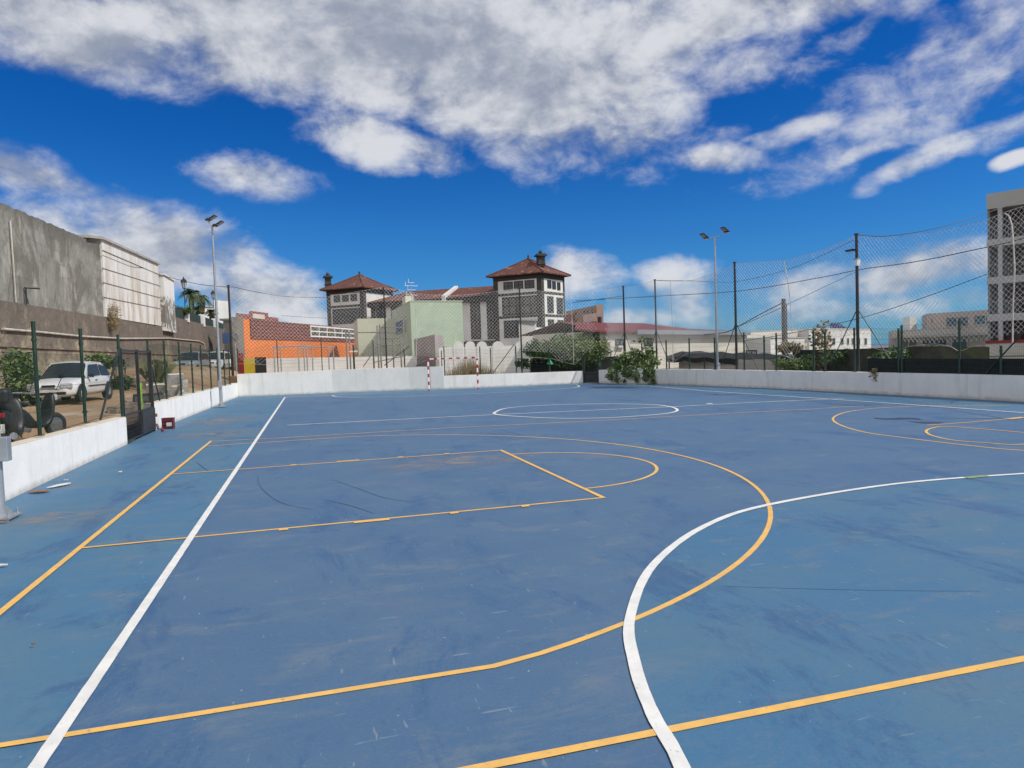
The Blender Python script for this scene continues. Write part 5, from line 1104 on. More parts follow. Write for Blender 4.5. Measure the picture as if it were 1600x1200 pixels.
# creeper hanging over corner of right wall
vt = thing('creeper', 'green creeper climbing the fence and hanging over the white wall corner', 'plant', (*wr[2], 0)); mb = MB(); stems = MB(); rnd = random.Random(9)
def creeper_lump(px, py, d, r, n, sd): 
    m_ = foliage(WP(px, py, d), r, n, .15, seedv=sd, lump=2.2, slim=.55, droop=.5); mb.add(m_.v, m_.f)
creeper_lump(1003, 556, 34.6, (.72, .35, .95), 900, 1); creeper_lump(985, 563, 35.3, (.9, .35, .5), 650, 2); creeper_lump(1015, 566, 34.2, (.6, .3, .45), 420, 3); creeper_lump(968, 568, 36, (.6, .35, .35), 500, 4)
for px, y0, y1, dd in ((962, 570, 596, 36.0), (953, 576, 592, 36.8), (975, 570, 594, 35.2), (993, 574, 594, 34.5), (1009, 575, 592, 34.0), (1019, 570, 600, 33.7), (983, 572, 590, 34.9)):
    for i in range(10):
        py = y0+(y1-y0)*i/9; q = path_pt(offpath(wr, -.12), px+rnd.uniform(-2, 2)); z = zat(*q, py); m_ = foliage((q[0], q[1], z), (.22, .12, .14), 26, .14, seedv=int(px*10+i), lump=.1, droop=.8); mb.add(m_.v, m_.f)
    q = path_pt(offpath(wr, -.06), px); stems.tube((*q, zat(*q, y0-6)), (*q, zat(*q, y1-2)), .012, n=5)
mb.build('foliage', 'leaf_light', vt); stems.build('stem', 'bark', vt)
def tuft(px, py, w, h, label, m='leaf', d=None, n=160, leaf=.12):
    q = gnd(px, py); tag(foliage((q.x, q.y, h*.5), (w, w*.5, h*.55), n, leaf, seedv=int(px), lump=.2, slim=.3).build('weed', m), label, 'weed', 'weeds at the foot of the right wall')
tuft(1207, 605.5, .35, .28, 'green weed tuft growing at the wall foot right of the floodlight pole', n=320); tuft(1274.5, 609.5, .17, .16, 'smaller dark weed further along the right wall foot')
for x, y, w in ((1250, 609.5, .5), (1370, 615.8, .8), (1040, 601.5, .5), (1530, 625, .9)):
    q = gnd(x, y); 
q = path_pt(offpath(wr, -.03), 1366); tag(foliage((q[0], q[1], zat(*q, 585)), (.16, .06, .24), 110, .10, seedv=4, lump=.2).build('weed', 'leaf_dry'), 'dry yellow plant sprouting from the top of the right wall', 'weed')
c = WP(1238, 567, 33.5); shrub('green_shrub', 'bright green shrub behind the right fence next to the utility pole', 'bush', c, (1.2, .7, .5), 1700, .16, 'leaf_light', 5, 21, slim=.3)
c = WP(1283, 540, 35); shrub('sparse_sapling', 'sparse dry sapling before the white building', 'sapling', c, (.55, .5, 1.3), 420, .2, 'leaf_dry', 4, 22)
c = WP(1236, 543, 36.5); shrub('dry_bush', 'yellowish bush below the beige building', 'bush', c, (.9, .6, .3), 500, .16, 'leaf_dry', 4, 23)
c = WP(1425, 553, 31); tag(foliage(c, (2.6, .6, .35), 1500, .16, seedv=31, lump=1).build('undergrowth', 'leaf'), 'scrubby plants along the dark stone wall', 'undergrowth', kind='stuff')
c = WP(1340, 556, 34); tag(foliage(c, (3.4, .6, .35), 1500, .16, seedv=33, lump=1).build('undergrowth', 'leaf'), 'scrub on the dark wall by the tallest net pole', 'undergrowth', kind='stuff')
# dry grass behind the goal
q = path_pt(offpath(wf2, .6), 727); mb = MB(); rnd = random.Random(5)
for i in range(900):
    u_ = rnd.gauss(0, .9); b = Vector((q[0]+u_+.3, q[1]+rnd.uniform(-.1, .8), .5)); h = (.95*math.exp(-(u_/1.1)**2)+.25)*(.5+.6*rnd.random())*1.0+.2; t = b+Vector((rnd.gauss(0, .14), rnd.gauss(0, .14), h)); mb.add([b, b+Vector((.02, 0, 0)), t], [(0, 1, 2)])
tag(mb.build('dry_grass', 'leaf_dry'), 'clump of tall dry grass behind the goal', 'grass', kind='stuff')
# left yard plants
def broadleaf(name, label, c, r, n, seedv, m='leaf_light'): return shrub(name, label, 'bush', c, r, n, .20, m, 7, seedv, slim=.5, lump=1.0)
c = WP(26, 592, 26.5); broadleaf('castor_bush', 'leafy castor bush against the wall at the left edge', c, (.75, .8, 1.15), 1500, 41)
c = WP(150, 572, 31); broadleaf('castor_bush', 'green bush behind the roof of the white car', c, (.9, .6, .5), 700, 42)
c = WP(187, 590, 31.5); broadleaf('castor_bush', 'tall dark green bush right of the white car', c, (.45, .5, 1.0), 700, 43, 'leaf')
c = WP(245, 574, 37); mb = MB(); rnd = random.Random(2); gt_ = thing('reed_clump', 'clump of long arching reeds by the retaining wall', 'plant', (c.x, c.y, yz(c.x, c.y)))
for i in range(100):
    a = rnd.random()*6.28; b = Vector((c.x+rnd.gauss(0, .18), c.y+rnd.gauss(0, .2), yz(c.x, c.y))); o = Vector((math.cos(a), math.sin(a), 0)); h = .55+.75*rnd.random(); s = Vector((-o.y, o.x, 0))*.006; m1 = b+o*.35*rnd.random()+Vector((0, 0, h)); t = m1+o*(.15+.35*rnd.random())+Vector((0, 0, -.25*rnd.random()))
    mb.add([b+s, b-s, m1-s, t, m1+s], [(0, 1, 2, 3, 4)])
mb.build('foliage', 'reed', gt_)
q = rp(169, 489); tag(foliage((RX+.3, q.y, q.z-.3), (.25, .6, .9), 500, .3, seedv=8, lump=.1, slim=.12).build('dry_tuft', 'leaf_dry'), 'dry straw tuft hanging at the corner of the panelled building', 'plant')
# ================================================================ PALMS, LAMPS ON THE TERRACE
def palm(px, py, d, zb, R, label, n=26, droop=.55, up=.35, seedv=1):
    dw = (rp(px, 495)-CC).dot(CF)+5; R *= dw/d*.9; c = WP(px, py, dw); t = thing('palm_tree', label, 'palm', (c.x, c.y, zb)); mb = MB(); K = 6
    for i in range(K): mb.tube((c.x, c.y, zb+(c.z-zb)*i/K), (c.x, c.y, zb+(c.z-zb)*(i+1)/K), .2*(1 if i < K-1 else 1.4), .17*(1 if i < K-2 else 1.7), 10)
    mb.build('trunk', 'bark', t); rnd = random.Random(seedv); mb = MB()
    for i in range(n):
        a = 6.283*i/n+rnd.uniform(-.1, .1); e = rnd.uniform(-.15, 1.2); L = R*(.8+.3*rnd.random()); o = Vector((c.x, c.y, c.z+.1)); pts = []
        for j in range(9):
            s = j/8; pts.append(o+Vector((math.cos(a)*math.cos(e)*L*s, math.sin(a)*math.cos(e)*L*s, math.sin(e)*L*s-droop*L*s*s*(.6+.5*math.cos(e)))))
        mb.path(pts, .02, 3)
        for j in range(1, 9):
            dd = (pts[j]-pts[j-1]).normalized(); sd_ = dd.cross(Vector((0, 0, 1))).normalized()
            for m in (0, .5):
                b = pts[j-1].lerp(pts[j], m); w = .5*R*.45*math.sin(math.pi*min(1, (j+m)/9.5))+.08
                for sg in (-1, 1): tip = b+sd_*sg*w*.75+dd*w*.7+Vector((0, 0, -.35*w)); mb.add([b, b+dd*.10, tip], [(0, 1, 2)])
    mb.build('crown', 'palm_leaf', t); return t
palm(298.5, 461, 76, 3.5, 1.75, 'taller palm beside the first terrace street lamp', seedv=1, n=40, droop=.75)
palm(315.5, 468, 80, 3.5, 1.5, 'smaller palm with drooping fronds right of the taller palm', n=26, seedv=2, droop=.9)
palm(309, 484, 73, 3.5, 1.0, 'young palm in front of the taller palm', n=26, seedv=4)
palm(330, 489.5, 82, 3.5, 1.0, 'low palm in front of the white house', n=26, seedv=5)
c = WP(286, 484, 73); shrub('terrace_bush', 'dark round bush behind the screen fence', 'bush', c, (.9, .9, .5), 500, .25, 'leaf', 4, 51)
def lantern(px, ytop, ybot, d, label):
    d = (rp(px, 495)-CC).dot(CF)+1.5; c = WP(px, ybot, d); zt = zat(c.x, c.y, ytop); H = zt-c.z; t = thing('street_lamp', label, 'street lamp', (c.x, c.y, c.z-1), group='lantern street lamps on the terrace')
    hz_ = zt-1.15
    mb = MB(); mb.tube((c.x, c.y, c.z-1), (c.x, c.y, hz_), .06, .04, 8); mb.tube((c.x, c.y, c.z-1), (c.x, c.y, c.z-.3), .11, .07, 8); mb.build('post', 'dark_metal', t)
    mb = MB(); rr = [[Vector((c.x+r*math.cos(i*math.pi/3), c.y+r*math.sin(i*math.pi/3), z)) for i in range(6)] for r, z in ((.14, hz_), (.27, hz_+.62))]; mb.rings(rr); mb.build('lantern_glass', 'lens', t)
    mb = MB()
    for i in range(6): mb.tube(rr[0][i], rr[1][i], .022, n=4)
    rr2 = [[Vector((c.x+r*math.cos(i*math.pi/3), c.y+r*math.sin(i*math.pi/3), z)) for i in range(6)] for r, z in ((.34, hz_+.62), (.24, hz_+.85), (.10, hz_+.98), (.05, hz_+1.1), (.02, hz_+1.2))]; mb.rings(rr2); mb.tube((c.x, c.y, hz_-.05), (c.x, c.y, hz_+.01), .12, .15, 8); mb.build('lantern_frame', 'lamp_black', t); return t
lantern(289.5, 433, 486, 70, 'black lantern street lamp left of the palms'); lantern(334.5, 453, 490, 84, 'black lantern street lamp just left of the floodlight pole')
# ================================================================ PLAYGROUND FRAMES
def frame(pts_list, label, name, r=.045, cat='goal frame', group=None, m='galv'):
    base = pts_list[0][1][0]; t = thing(name, label, cat, base, group=group)
    for pn_, pts in pts_list: MB().path(pts, r, 8).build(pn_, m, t)
    return t
def gf(x0, x1, ytop, d, depth, label):
    a = Vector((*G2(x0, d), zh)); b = Vector((*G2(x1, d*1.0), zh)); zt = zat(a.x, a.y, ytop); up = Vector((0, 0, zt-zh)); bk = Vector((.35, depth, 0))
    frame([('goalpost', [a, a+up]), ('goalpost', [b, b+up]), ('crossbar', [a+up, b+up]), ('back_frame', [a+up, a+bk+up*.98, a+bk]), ('back_frame', [b+up, b+bk+up*.98, b+bk]), ('ground_bar', [a, a+bk, b+bk, b])], label, 'small_goal', .04, 'goal', 'plain grey goal frames in the playground')
gf(429, 480, 542, 45.5, 1.4, 'left of two plain grey goal frames below the orange building'); gf(467, 514, 543.5, 47, 1.2, 'right of two plain grey goal frames below the orange building')
cr = thing('climbing_frame', 'grey climbing and pull-up bar frame in front of the green house', 'climbing frame', (*G2(590, 46), zh))
def q3(px, py, d): p = G2(px, d); return Vector((p[0], p[1], zat(*p, py)))
def g3(px, d): p = G2(px, d); return Vector((p[0], p[1], zh))
for (x, yt, d) in ((542.5, 520, 45), (547.5, 520, 47), (591.5, 509, 45), (595.5, 507, 47), (584, 532, 44), (615, 528, 46), (627, 527, 44.5), (632, 540, 47)): MB().tube(g3(x, d), q3(x, yt, d), .05, n=8).build('upright', 'concrete_dark', cr)
for (xa, ya, da, xb, yb, db) in ((542, 520, 45, 598, 519, 45), (547, 519.5, 47, 598, 519.5, 47), (596, 512, 46, 632, 512, 45), (584, 533, 44, 592, 533, 45), (596, 541, 46, 630, 538, 45), (605, 524, 46, 632, 545, 45), (600, 528, 45, 567, 573, 44.5), (585, 566, 44, 632, 556, 45), (600, 520, 46, 628, 520, 45), (600, 529, 46, 628, 529, 45)): MB().tube(q3(xa, ya, da), q3(xb, yb, db), .035, n=6).build('bar', 'concrete_dark', cr)
b = q3(553, 549, 44.6); bt = thing('bar_station', 'short dark cross-shaped exercise post before the orange building', 'exercise post', (b.x, b.y, zh)); MB().tube((b.x, b.y, zh), (b.x, b.y, b.z+.45), .06, n=8).build('post', 'dark_metal', bt); MB().box((b.x, b.y, b.z), (.5, .1, .09)).build('handle', 'white_paint', bt)
b = q3(387, 566, 46); tb = thing('rubbish_skip', 'red and yellow container behind the left end of the far wall', 'container', (b.x, b.y, zh))
MB().prism([G2(372, 46), G2(381, 46), G2(381, 48), G2(372, 48)], zh, zat(*G2(380, 46), 552)).build('red_panel', 'red_paint', tb); MB().prism([G2(381.2, 46), G2(398, 46), G2(398, 48), G2(381.2, 48)], zh, zat(*G2(380, 46), 560)).build('yellow_panel', 'yellow', tb); MB().prism([G2(398.2, 46), G2(416, 46), G2(416, 48), G2(398.2, 48)], zh, zat(*G2(380, 46), 559)).build('body', 'dark_metal', tb)
sg = thing('road_sign', 'blue-grey round road sign seen from behind near the left far corner', 'sign', (*G2(368, 50), zh)); p = q3(369, 526, 50); MB().tube((p.x, p.y, p.z), (p.x+.02, p.y+.05, p.z), .3, n=20).build('sign_plate', 'concrete_dark', sg); MB().tube((p.x, p.y+.06, zh), (p.x, p.y+.06, p.z+.3), .03, n=8).build('post', 'galv', sg); MB().box((p.x-.55, p.y+.02, p.z-.1), (.55, .04, .75)).build('sign_board', 'blue_sign', sg)
# ================================================================ CABLES AND UTILITY POLE
def cable(pts, label, r=.02, m='cable'):
    P_ = [WP(*q) for q in pts]; out = []
    for i in range(len(P_)-1):
        p0 = P_[max(0, i-1)]; p1 = P_[i]; p2 = P_[i+1]; p3 = P_[min(len(P_)-1, i+2)]
        for j in range(8): t = j/8; out.append(.5*((2*p1)+(-p0+p2)*t+(2*p0-5*p1+4*p2-p3)*t*t+(-p0+3*p1-3*p2+p3)*t**3))
    out.append(P_[-1]); return tag(MB().path(out, r, 5).build('cable', m), label, 'cable')
up_ = G2(1225.5, 46); ut = thing('utility_pole', 'thick dark wooden utility pole behind the right fence', 'pole', (*up_, .3)); MB().tube((*up_, .3), (*up_, zat(*up_, 467)), .17, .13, 12).build('pole', 'wood_pole', ut); MB().tube((up_[0]+.22, up_[1], .3), (up_[0]+.22, up_[1], zat(*up_, 474)), .03, n=6).build('conduit', 'dark_metal', ut)
cable([(1225, 472, 46), (1190, 490, 46), (1157, 508, 47), (1134, 519, 48), (1100, 523, 50)], 'thick black cable dropping left from the utility pole', .035)
cable([(1225, 479, 46), (1185, 497, 48), (1150, 512, 50)], 'thin black cable dropping left below the thick one', .02)
cable([(1340, 367, 22.2), (1380, 369, 23), (1430, 363, 24.5), (1480, 352, 26), (1543, 332, 27), (1600, 313, 28), (1700, 280, 30)], 'black cable rising right from the top of the tallest net pole', .013)
cable([(900, 470, 70), (1040, 462, 66), (1160, 454, 60), (1280, 434, 56), (1345, 421, 52), (1430, 409, 48), (1543, 386, 44), (1600, 372, 42), (1700, 340, 40)], 'long black cable crossing the ball net behind the tallest pole', .03)
cable([(1160, 533, 50), (1234, 521, 48), (1344, 497, 46), (1440, 466, 44), (1543, 428, 42)], 'black cable climbing to the apartment block', .022)
cable([(1225, 478, 46), (1280, 452, 46), (1345, 421, 48)], 'thin cable rising right from the utility pole', .018)
_w = [rp(x, y) for x, y in ((160, 392), (205, 411), (248, 428.5))]; cable([(x, y, (p-CC).dot(CF)*.985) for (x, y), p in zip(((160, 392), (205, 411), (248, 428.5)), _w)]+[(300, 442, 55), (335, 447, 48), (363, 449, 43)], 'black cable from the panelled building to the corner net pole', .02)
cable([(363, 448, 43), (400, 456, 43), (450, 463.5, 43), (515, 465, 43)], 'dark cable sagging right from the corner net pole', .014)
cable([(440, 493, 70), (515, 497, 70), (600, 493, 70)], 'thin cable in front of the left tower', .016)
cable([(1026, 438, 34), (1085, 439, 36), (1150, 440, 38), (1240, 418, 36), (1340, 372, 30)], 'thin cable looping between the net poles', .012)
cable([(976, 462, 37), (940, 467, 38), (895, 473, 39)], 'thin cable left of the slim net pole', .012)
# ================================================================ VEHICLES
def car(name, label, loc, rz, body_m, L=3.7, Wd=1.6, H=1.42, kind='hatch', group='cars parked in the dirt yard'):
    t = thing(name, label, 'car', loc, rz, group); T = WM[t.name]
    def V(x, y, z): return T @ Vector((x, y, z))
    hw = Wd/2; r = .29
    # stations along length (x forward), (x, zbelt, zlow, halfwidth)
    if kind == 'hatch':
        hood = [(L/2, .50, .28, .60), (L/2-.06, .62, .22, .72), (L/2-.25, .70, .20, .94), (L/2-.75, .80, .20, 1.0), (L/2-1.05, .86, .20, 1.0), (0, .88, .20, 1.0), (-L/2+.9, .90, .20, 1.0), (-L/2+.35, .92, .22, .97), (-L/2+.05, .90, .26, .85), (-L/2, .78, .32, .78)]
        roof = [(L/2-1.02, .86, .88), (L/2-1.65, H-.04, .74), (L/2-2.1, H, .76), (-L/2+.75, H-.03, .74), (-L/2+.38, H-.18, .72), (-L/2+.10, .92, .82)]
    else:
        hood = [(L/2, .55, .30, .66), (L/2-.06, .72, .25, .78), (L/2-.3, .86, .22, .95), (L/2-1.0, .96, .22, 1.0), (0, 1.0, .22, 1.0), (-L/2+.9, 1.0, .22, 1.0), (-L/2+.1, .98, .26, .95), (-L/2, .85, .32, .85)]
        roof = [(L/2-1.05, .96, .88), (L/2-1.75, H-.05, .74), (L/2-2.2, H, .76), (-L/2+.5, H-.03, .76), (-L/2+.12, .98, .86)]
    rings = []
    for x, zb, zl, k in hood:
        w = hw*k; rings.append([V(x, -w*.80, zl), V(x, -w*.97, zl+.10), V(x, -w, zl+(zb-zl)*.55), V(x, -w*.95, zb-.04), V(x, -w*.80, zb+.015), V(x, 0, zb+.04), V(x, w*.80, zb+.015), V(x, w*.95, zb-.04), V(x, w, zl+(zb-zl)*.55), V(x, w*.97, zl+.10), V(x, w*.80, zl), V(x, 0, zl)])
    b = MB().rings(rings).build('body', body_m, t, smooth=True)
    s = b.modifiers.new('sub', 'SUBSURF'); s.levels = 2; s.render_levels = 2
    rr = []
    for x, z, k in roof:
        w = hw*k; zb = .84 if kind == 'hatch' else .94
        rr.append((x, z, w))
    # cabin: roof shell + glass house
    gh_ = MB(); n_ = len(rr)
    zb = .86 if kind == 'hatch' else .96
    ring2 = []
    for i, (x, z, w) in enumerate(rr):
        ring2.append([V(x, -w, z), V(x, -w*.6, z+.03), V(x, 0, z+.045), V(x, w*.6, z+.03), V(x, w, z)])
    rf = MB(); 
    top = ring2[1:-1]
    rf.rings(top, close=False, capa=False, capb=False)
    # roof thickness
    rf2 = MB(); rings3 = [r_+[v-Vector((0, 0, .05)) for v in r_[::-1]] for r_ in top]; rf2.rings(rings3); rf2.build('roof', body_m, t, smooth=False, bevel=.01)
    wb_ = hw*.93
    base = [V(rr[0][0], -wb_*.90, zb), V(rr[0][0]+.10, 0, zb), V(rr[0][0], wb_*.90, zb)]
    ws = MB(); fr_ = [v-Vector((0, 0, .03)) for v in ring2[1]]; bs = [V(rr[0][0]-.0, y*wb_*.95, zb+.0) for y in (-1, -.6, 0, .6, 1)]; bs[2] = V(rr[0][0]+.08, 0, zb); bs[1] = V(rr[0][0]+.06, -.6*wb_, zb); bs[3] = V(rr[0][0]+.06, .6*wb_, zb)
    ws.rings([bs, fr_], close=False, capa=False, capb=False); ws.build('windscreen', 'glass_dark', t, smooth=True)
    rw = MB(); f2 = [v-Vector((0, 0, .03)) for v in ring2[-2]]; b2_ = [V(rr[-1][0], y*rr[-1][2]*1.0, zb) for y in (-1, -.6, 0, .6, 1)]; rw.rings([f2, b2_], close=False, capa=False, capb=False); rw.build('rear_window', 'glass_dark', t, smooth=True)
    for sg_ in (-1, 1):
        pil = MB(); win = MB()
        topl = [V(x, sg_*w, z-.02) for x, z, w in rr[1:-1]]
        bot = [V(rr[0][0]-.05, sg_*wb_, zb-.02), V(rr[-1][0]+.02, sg_*wb_*.97, zb-.02)]
        side = [bot[0]]+topl+[bot[1]]; pil.add(side+[v+(V(0, -sg_*.03, 0)-V(0, 0, 0)) for v in side], [tuple(range(len(side))) if sg_ > 0 else tuple(range(len(side)))[::-1], tuple(range(len(side), 2*len(side)))]+[(i, i+1, len(side)+i+1, len(side)+i) for i in range(len(side)-1)]); pil.build('pillar_frame', body_m, t)
        # side glass, set proud of the frame
        def SP(x, f_):   # point on side plane at x, fraction f_ from belt to roof
            xs_ = [q[0] for q in rr]; 
            for a_, b_ in zip(rr[:-1], rr[1:]):
                if b_[0] <= x <= a_[0]: tt = (a_[0]-x)/(a_[0]-b_[0]); zt_ = a_[1]+(b_[1]-a_[1])*tt; wt_ = a_[2]+(b_[2]-a_[2])*tt; break
            z = zb+(zt_-zb)*f_; full = (H-zb); ff = (z-zb)/full; return V(x, sg_*(wb_+(hw*.75-wb_)*ff+.012), z)
        xf = rr[1][0]; xr = rr[-2][0]; xm = (xf+xr)/2-.05
        for (x0, x1, x2, x3) in ((rr[0][0]-.28, xm+.05, xm+.05, xf-.02), (xm-.05, xr+.02-.12, xr+.12, xm-.05)):
            pts = [SP(x0, .10 if x0 < rr[0][0]-.1 else .2), SP(x1, .10), SP(x2, .86), SP(x3, .84)]
            win.add(pts, [(0, 1, 2, 3)])
        win.build('side_window', 'glass_dark', t)
        wx = (L/2-.68, -L/2+.62)
        for x in wx:
            wh_ = MB(); c0 = V(x, sg_*(hw-.17), r); c1 = V(x, sg_*(hw+.005), r); wh_.tube(c0, c1, r, n=24); wo_ = wh_.build('wheel', 'tyre', t)
            k = MB(); k.tube(V(x, sg_*(hw+.004), r), V(x, sg_*(hw+.02), r), r*.58, r*.5, 20); k.build('rim', 'galv', wo_)
            k = MB(); k.tube(V(x, sg_*(hw-.02), r+.02), V(x, sg_*(hw+.002), r+.02), r+.055, n=24); k.build('wheel_arch', 'black_plastic', t)
        hl = MB(); zc_ = .60 if kind == 'hatch' else .72; rot = Matrix.Rotation(rz+sg_*.35, 3, 'Z'); hl.box(V(L/2-.10, sg_*hw*.66, zc_), (.14, .36, .18), M3=rot); hl.build('headlight', 'lens', t, bevel=.03)
        mr = MB(); mr.box(V(rr[0][0]-.30, sg_*(hw+.07), zb+.06), (.10, .17, .13), M3=Matrix.Rotation(rz, 3, 'Z')); mr.build('mirror', 'black_plastic', t, bevel=.02)
        st = MB(); st.box(V(-.15, sg_*(hw*1.0-.0), .55), (L*.42, .03, .04), M3=Matrix.Rotation(rz, 3, 'Z')); st.build('side_moulding', 'black_plastic', t)
        hd = MB(); hd.box(V(-.12, sg_*(hw*.985), .74), (.12, .03, .035), M3=Matrix.Rotation(rz, 3, 'Z')); hd.build('door_handle', 'black_plastic', t)
    R_ = Matrix.Rotation(rz, 3, 'Z')
    gr = MB(); gr.box(V(L/2-.015, 0, .60 if kind == 'hatch' else .72), (.06, .42, .08), M3=R_); gr.build('grille', 'black_plastic', t, bevel=.02)
    gr = MB(); gr.box(V(L/2+.005, 0, .35), (.05, hw*1.35, .10), M3=R_); gr.build('bumper_intake', 'black_plastic', t, bevel=.02)
    gr = MB(); gr.box(V(L/2+.035, 0, .44), (.012, .50, .10), M3=R_); gr.build('number_plate', 'plate', t)
    return t
cpos = WP(116, 636, 27.2); cz = yz(cpos.x, cpos.y)
cw = WP(113, 610, 25.6)
car('parked_car', 'small white three-door hatchback parked in the dirt yard behind the near fence', (cw.x, cw.y, yz(cw.x, cw.y)+.02), math.atan2(-.988, -.10), 'car_white')
c2_ = WP(300, 570, 53); car('parked_car', 'silver estate car parked by the retaining wall, left of the floodlight pole', (c2_.x, c2_.y, zat(c2_.x, c2_.y, 583)), math.atan2(-.95, -.15), 'car_silver', 4.3, 1.75, 1.6, 'suv')
c3_ = WP(340, 568, 58); car('parked_car', 'white van-like car behind the floodlight pole', (c3_.x, c3_.y, zat(c3_.x, c3_.y, 580)), math.atan2(-.95, -.1), 'car_white', 4.2, 1.7, 1.6, 'suv')
c4_ = WP(352, 566, 66); car('parked_car', 'dark green car at the far end of the yard', (c4_.x, c4_.y, zat(c4_.x, c4_.y, 577)), math.atan2(-.95, -.1), 'car_green', 4.2, 1.75, 1.7, 'suv')
# motor scooter and motorcycle just behind the near fence
def scooter(label, loc, rz, m='black_plastic', topbox=True):
    t = thing('motor_scooter', label, 'scooter', loc, rz, 'motorcycles behind the near fence'); T = WM[t.name]
    V = lambda x, y, z: T @ Vector((x, y, z)); R_ = Matrix.Rotation(rz, 3, 'Z')
    for x in (.65, -.6):
        w = MB(); rr = []
        for i in range(24):
            a = i*2*math.pi/24; ce = V(x+.21*math.cos(a), 0, .27+.21*math.sin(a)); o = (ce-V(x, 0, .27)).normalized(); sd_ = V(0, 1, 0)-V(0, 0, 0)
            rr.append([ce+o*.06*math.cos(k*math.pi/3)+sd_*.06*math.sin(k*math.pi/3) for k in range(6)])
        rr.append(rr[0]); w.rings(rr, capa=False, capb=False); wo_ = w.build('wheel', 'tyre', t, smooth=True); k = MB(); k.tube(V(x, -.03, .27), V(x, .03, .27), .17, n=16); k.build('rim', 'chrome', wo_)
    b = MB(); rings = []
    for x, z0, z1, w in ((-.88, .66, .80, .07), (-.75, .50, .84, .13), (-.4, .34, .80, .17), (-.05, .30, .66, .16), (.05, .24, .34, .17), (.38, .24, .34, .17), (.45, .28, .80, .20), (.52, .45, 1.0, .16), (.62, .62, .98, .08)):
        rings.append([V(x, -w*.7, z0), V(x, -w, (z0+z1)/2), V(x, -w*.7, z1), V(x, w*.7, z1), V(x, w, (z0+z1)/2), V(x, w*.7, z0)])
    bb_ = b.rings(rings).build('bodywork', m, t, smooth=True); s = bb_.modifiers.new('sub', 'SUBSURF'); s.levels = 2; s.render_levels = 2
    k = MB(); rings = [[V(x, -w, z), V(x, -w*.6, z+.08), V(x, w*.6, z+.08), V(x, w, z), V(x, 0, z-.06)] for x, z, w in ((-.72, .84, .09), (-.5, .82, .15), (-.2, .76, .15), (0, .72, .09))]; o = k.rings(rings).build('seat', 'black_plastic', t, smooth=True); o.modifiers.new('s', 'SUBSURF').render_levels = 2
    k = MB(); k.path([V(.40, -.36, 1.02), V(.50, -.15, 1.04), V(.50, .15, 1.04), V(.40, .36, 1.02)], .018, 8); k.build('handlebar', 'chrome', t)
    for sg_ in (-1, 1): k = MB(); k.tube(V(.46, sg_*.26, 1.03), V(.52, sg_*.34, 1.26), .008, n=6); k.box(V(.52, sg_*.34, 1.30), (.03, .12, .08), M3=R_); k.build('mirror', 'black_plastic', t)
    k = MB(); k.box(V(.62, 0, .86), (.08, .20, .14), M3=R_); k.build('headlight', 'lens', t, bevel=.03)
    k = MB(); k.box(V(-.90, 0, .72), (.06, .22, .08), M3=R_); k.build('tail_light', 'lens_red', t, bevel=.02)
    k = MB(); k.box(V(-.93, 0, .50), (.01, .20, .15), M3=R_); k.build('number_plate', 'plate', t)
    k = MB(); k.tube(V(.55, 0, .95), V(.65, 0, .30), .03, n=8); k.build('fork', 'chrome', t); k = MB(); k.tube(V(-.15, -.16, .24), V(-.78, -.19, .36), .05, .06, 10); k.build('exhaust', 'chrome', t)
    if topbox: k = MB(); k.box(V(-.86, 0, 1.03), (.38, .40, .26), M3=R_); k.build('top_box', m, t, bevel=.06); 
    return t
scooter('black scooter with top box and red tail light behind the fence at the left edge', (*G2(8, 12.3), .40), 1.75, topbox=True)
scooter('second black scooter standing further back at the left edge', (*G2(40, 14.3), .40), 1.1, topbox=False)
# ================================================================ YARD CLUTTER
def rock_pile(px, py, d, R, n, label, m='rubble', seedv=1, name='rubble_pile'):
    c = WP(px, py, d); rnd = random.Random(seedv); mb = MB(); z0 = yz(c.x, c.y)
    for i in range(n):
        a = rnd.random()*6.28; q = rnd.random()**.6*R; s = .08+.16*rnd.random(); mb.box((c.x+q*math.cos(a), c.y+q*math.sin(a), z0+.3*R*(1-q/R)*rnd.random()+s*.3), (s*1.5, s, s*.7), M3=Matrix.Rotation(rnd.random()*6, 3, 'Z') @ Matrix.Rotation(rnd.random()-.5, 3, 'X'))
    return tag(mb.build(name, m), label, 'rubble', kind='stuff')
rock_pile(208, 650, 22.4, .7, 60, 'heap of brown rubble seen through the entrance gate', 'rubble', 3)
rock_pile(245, 612, 27, 1.0, 60, 'heap of dark rubble behind the left fence', 'rubble', 4)
rock_pile(268, 605, 30, 1.0, 90, 'pile of pale broken blocks behind the fence', 'rubble_white', 5)
rock_pile(195, 600, 33, 1.5, 80, 'brown earth and rubble along the retaining wall', 'rubble', 6)
rnd = random.Random(4)
for i, (px, py, lab) in enumerate(((243, 608, 'large white slab leaning on the rubble'), (272, 592, 'upper white slab on the pale block pile'), (271, 611, 'lower white slab on the pale block pile'))):
    c = WP(px, py, 28.5); mb = MB(); mb.box(c, (.7, .12, .45), M3=Matrix.Rotation(.5*i+.3, 3, 'Z') @ Matrix.Rotation(.5, 3, 'X')); mb.box(c+Vector((.35, .1, -.2)), (.4, .1, .3), M3=Matrix.Rotation(1.2, 3, 'Z')); tag(mb.build('broken_slab', 'rubble_white'), lab, 'slab')
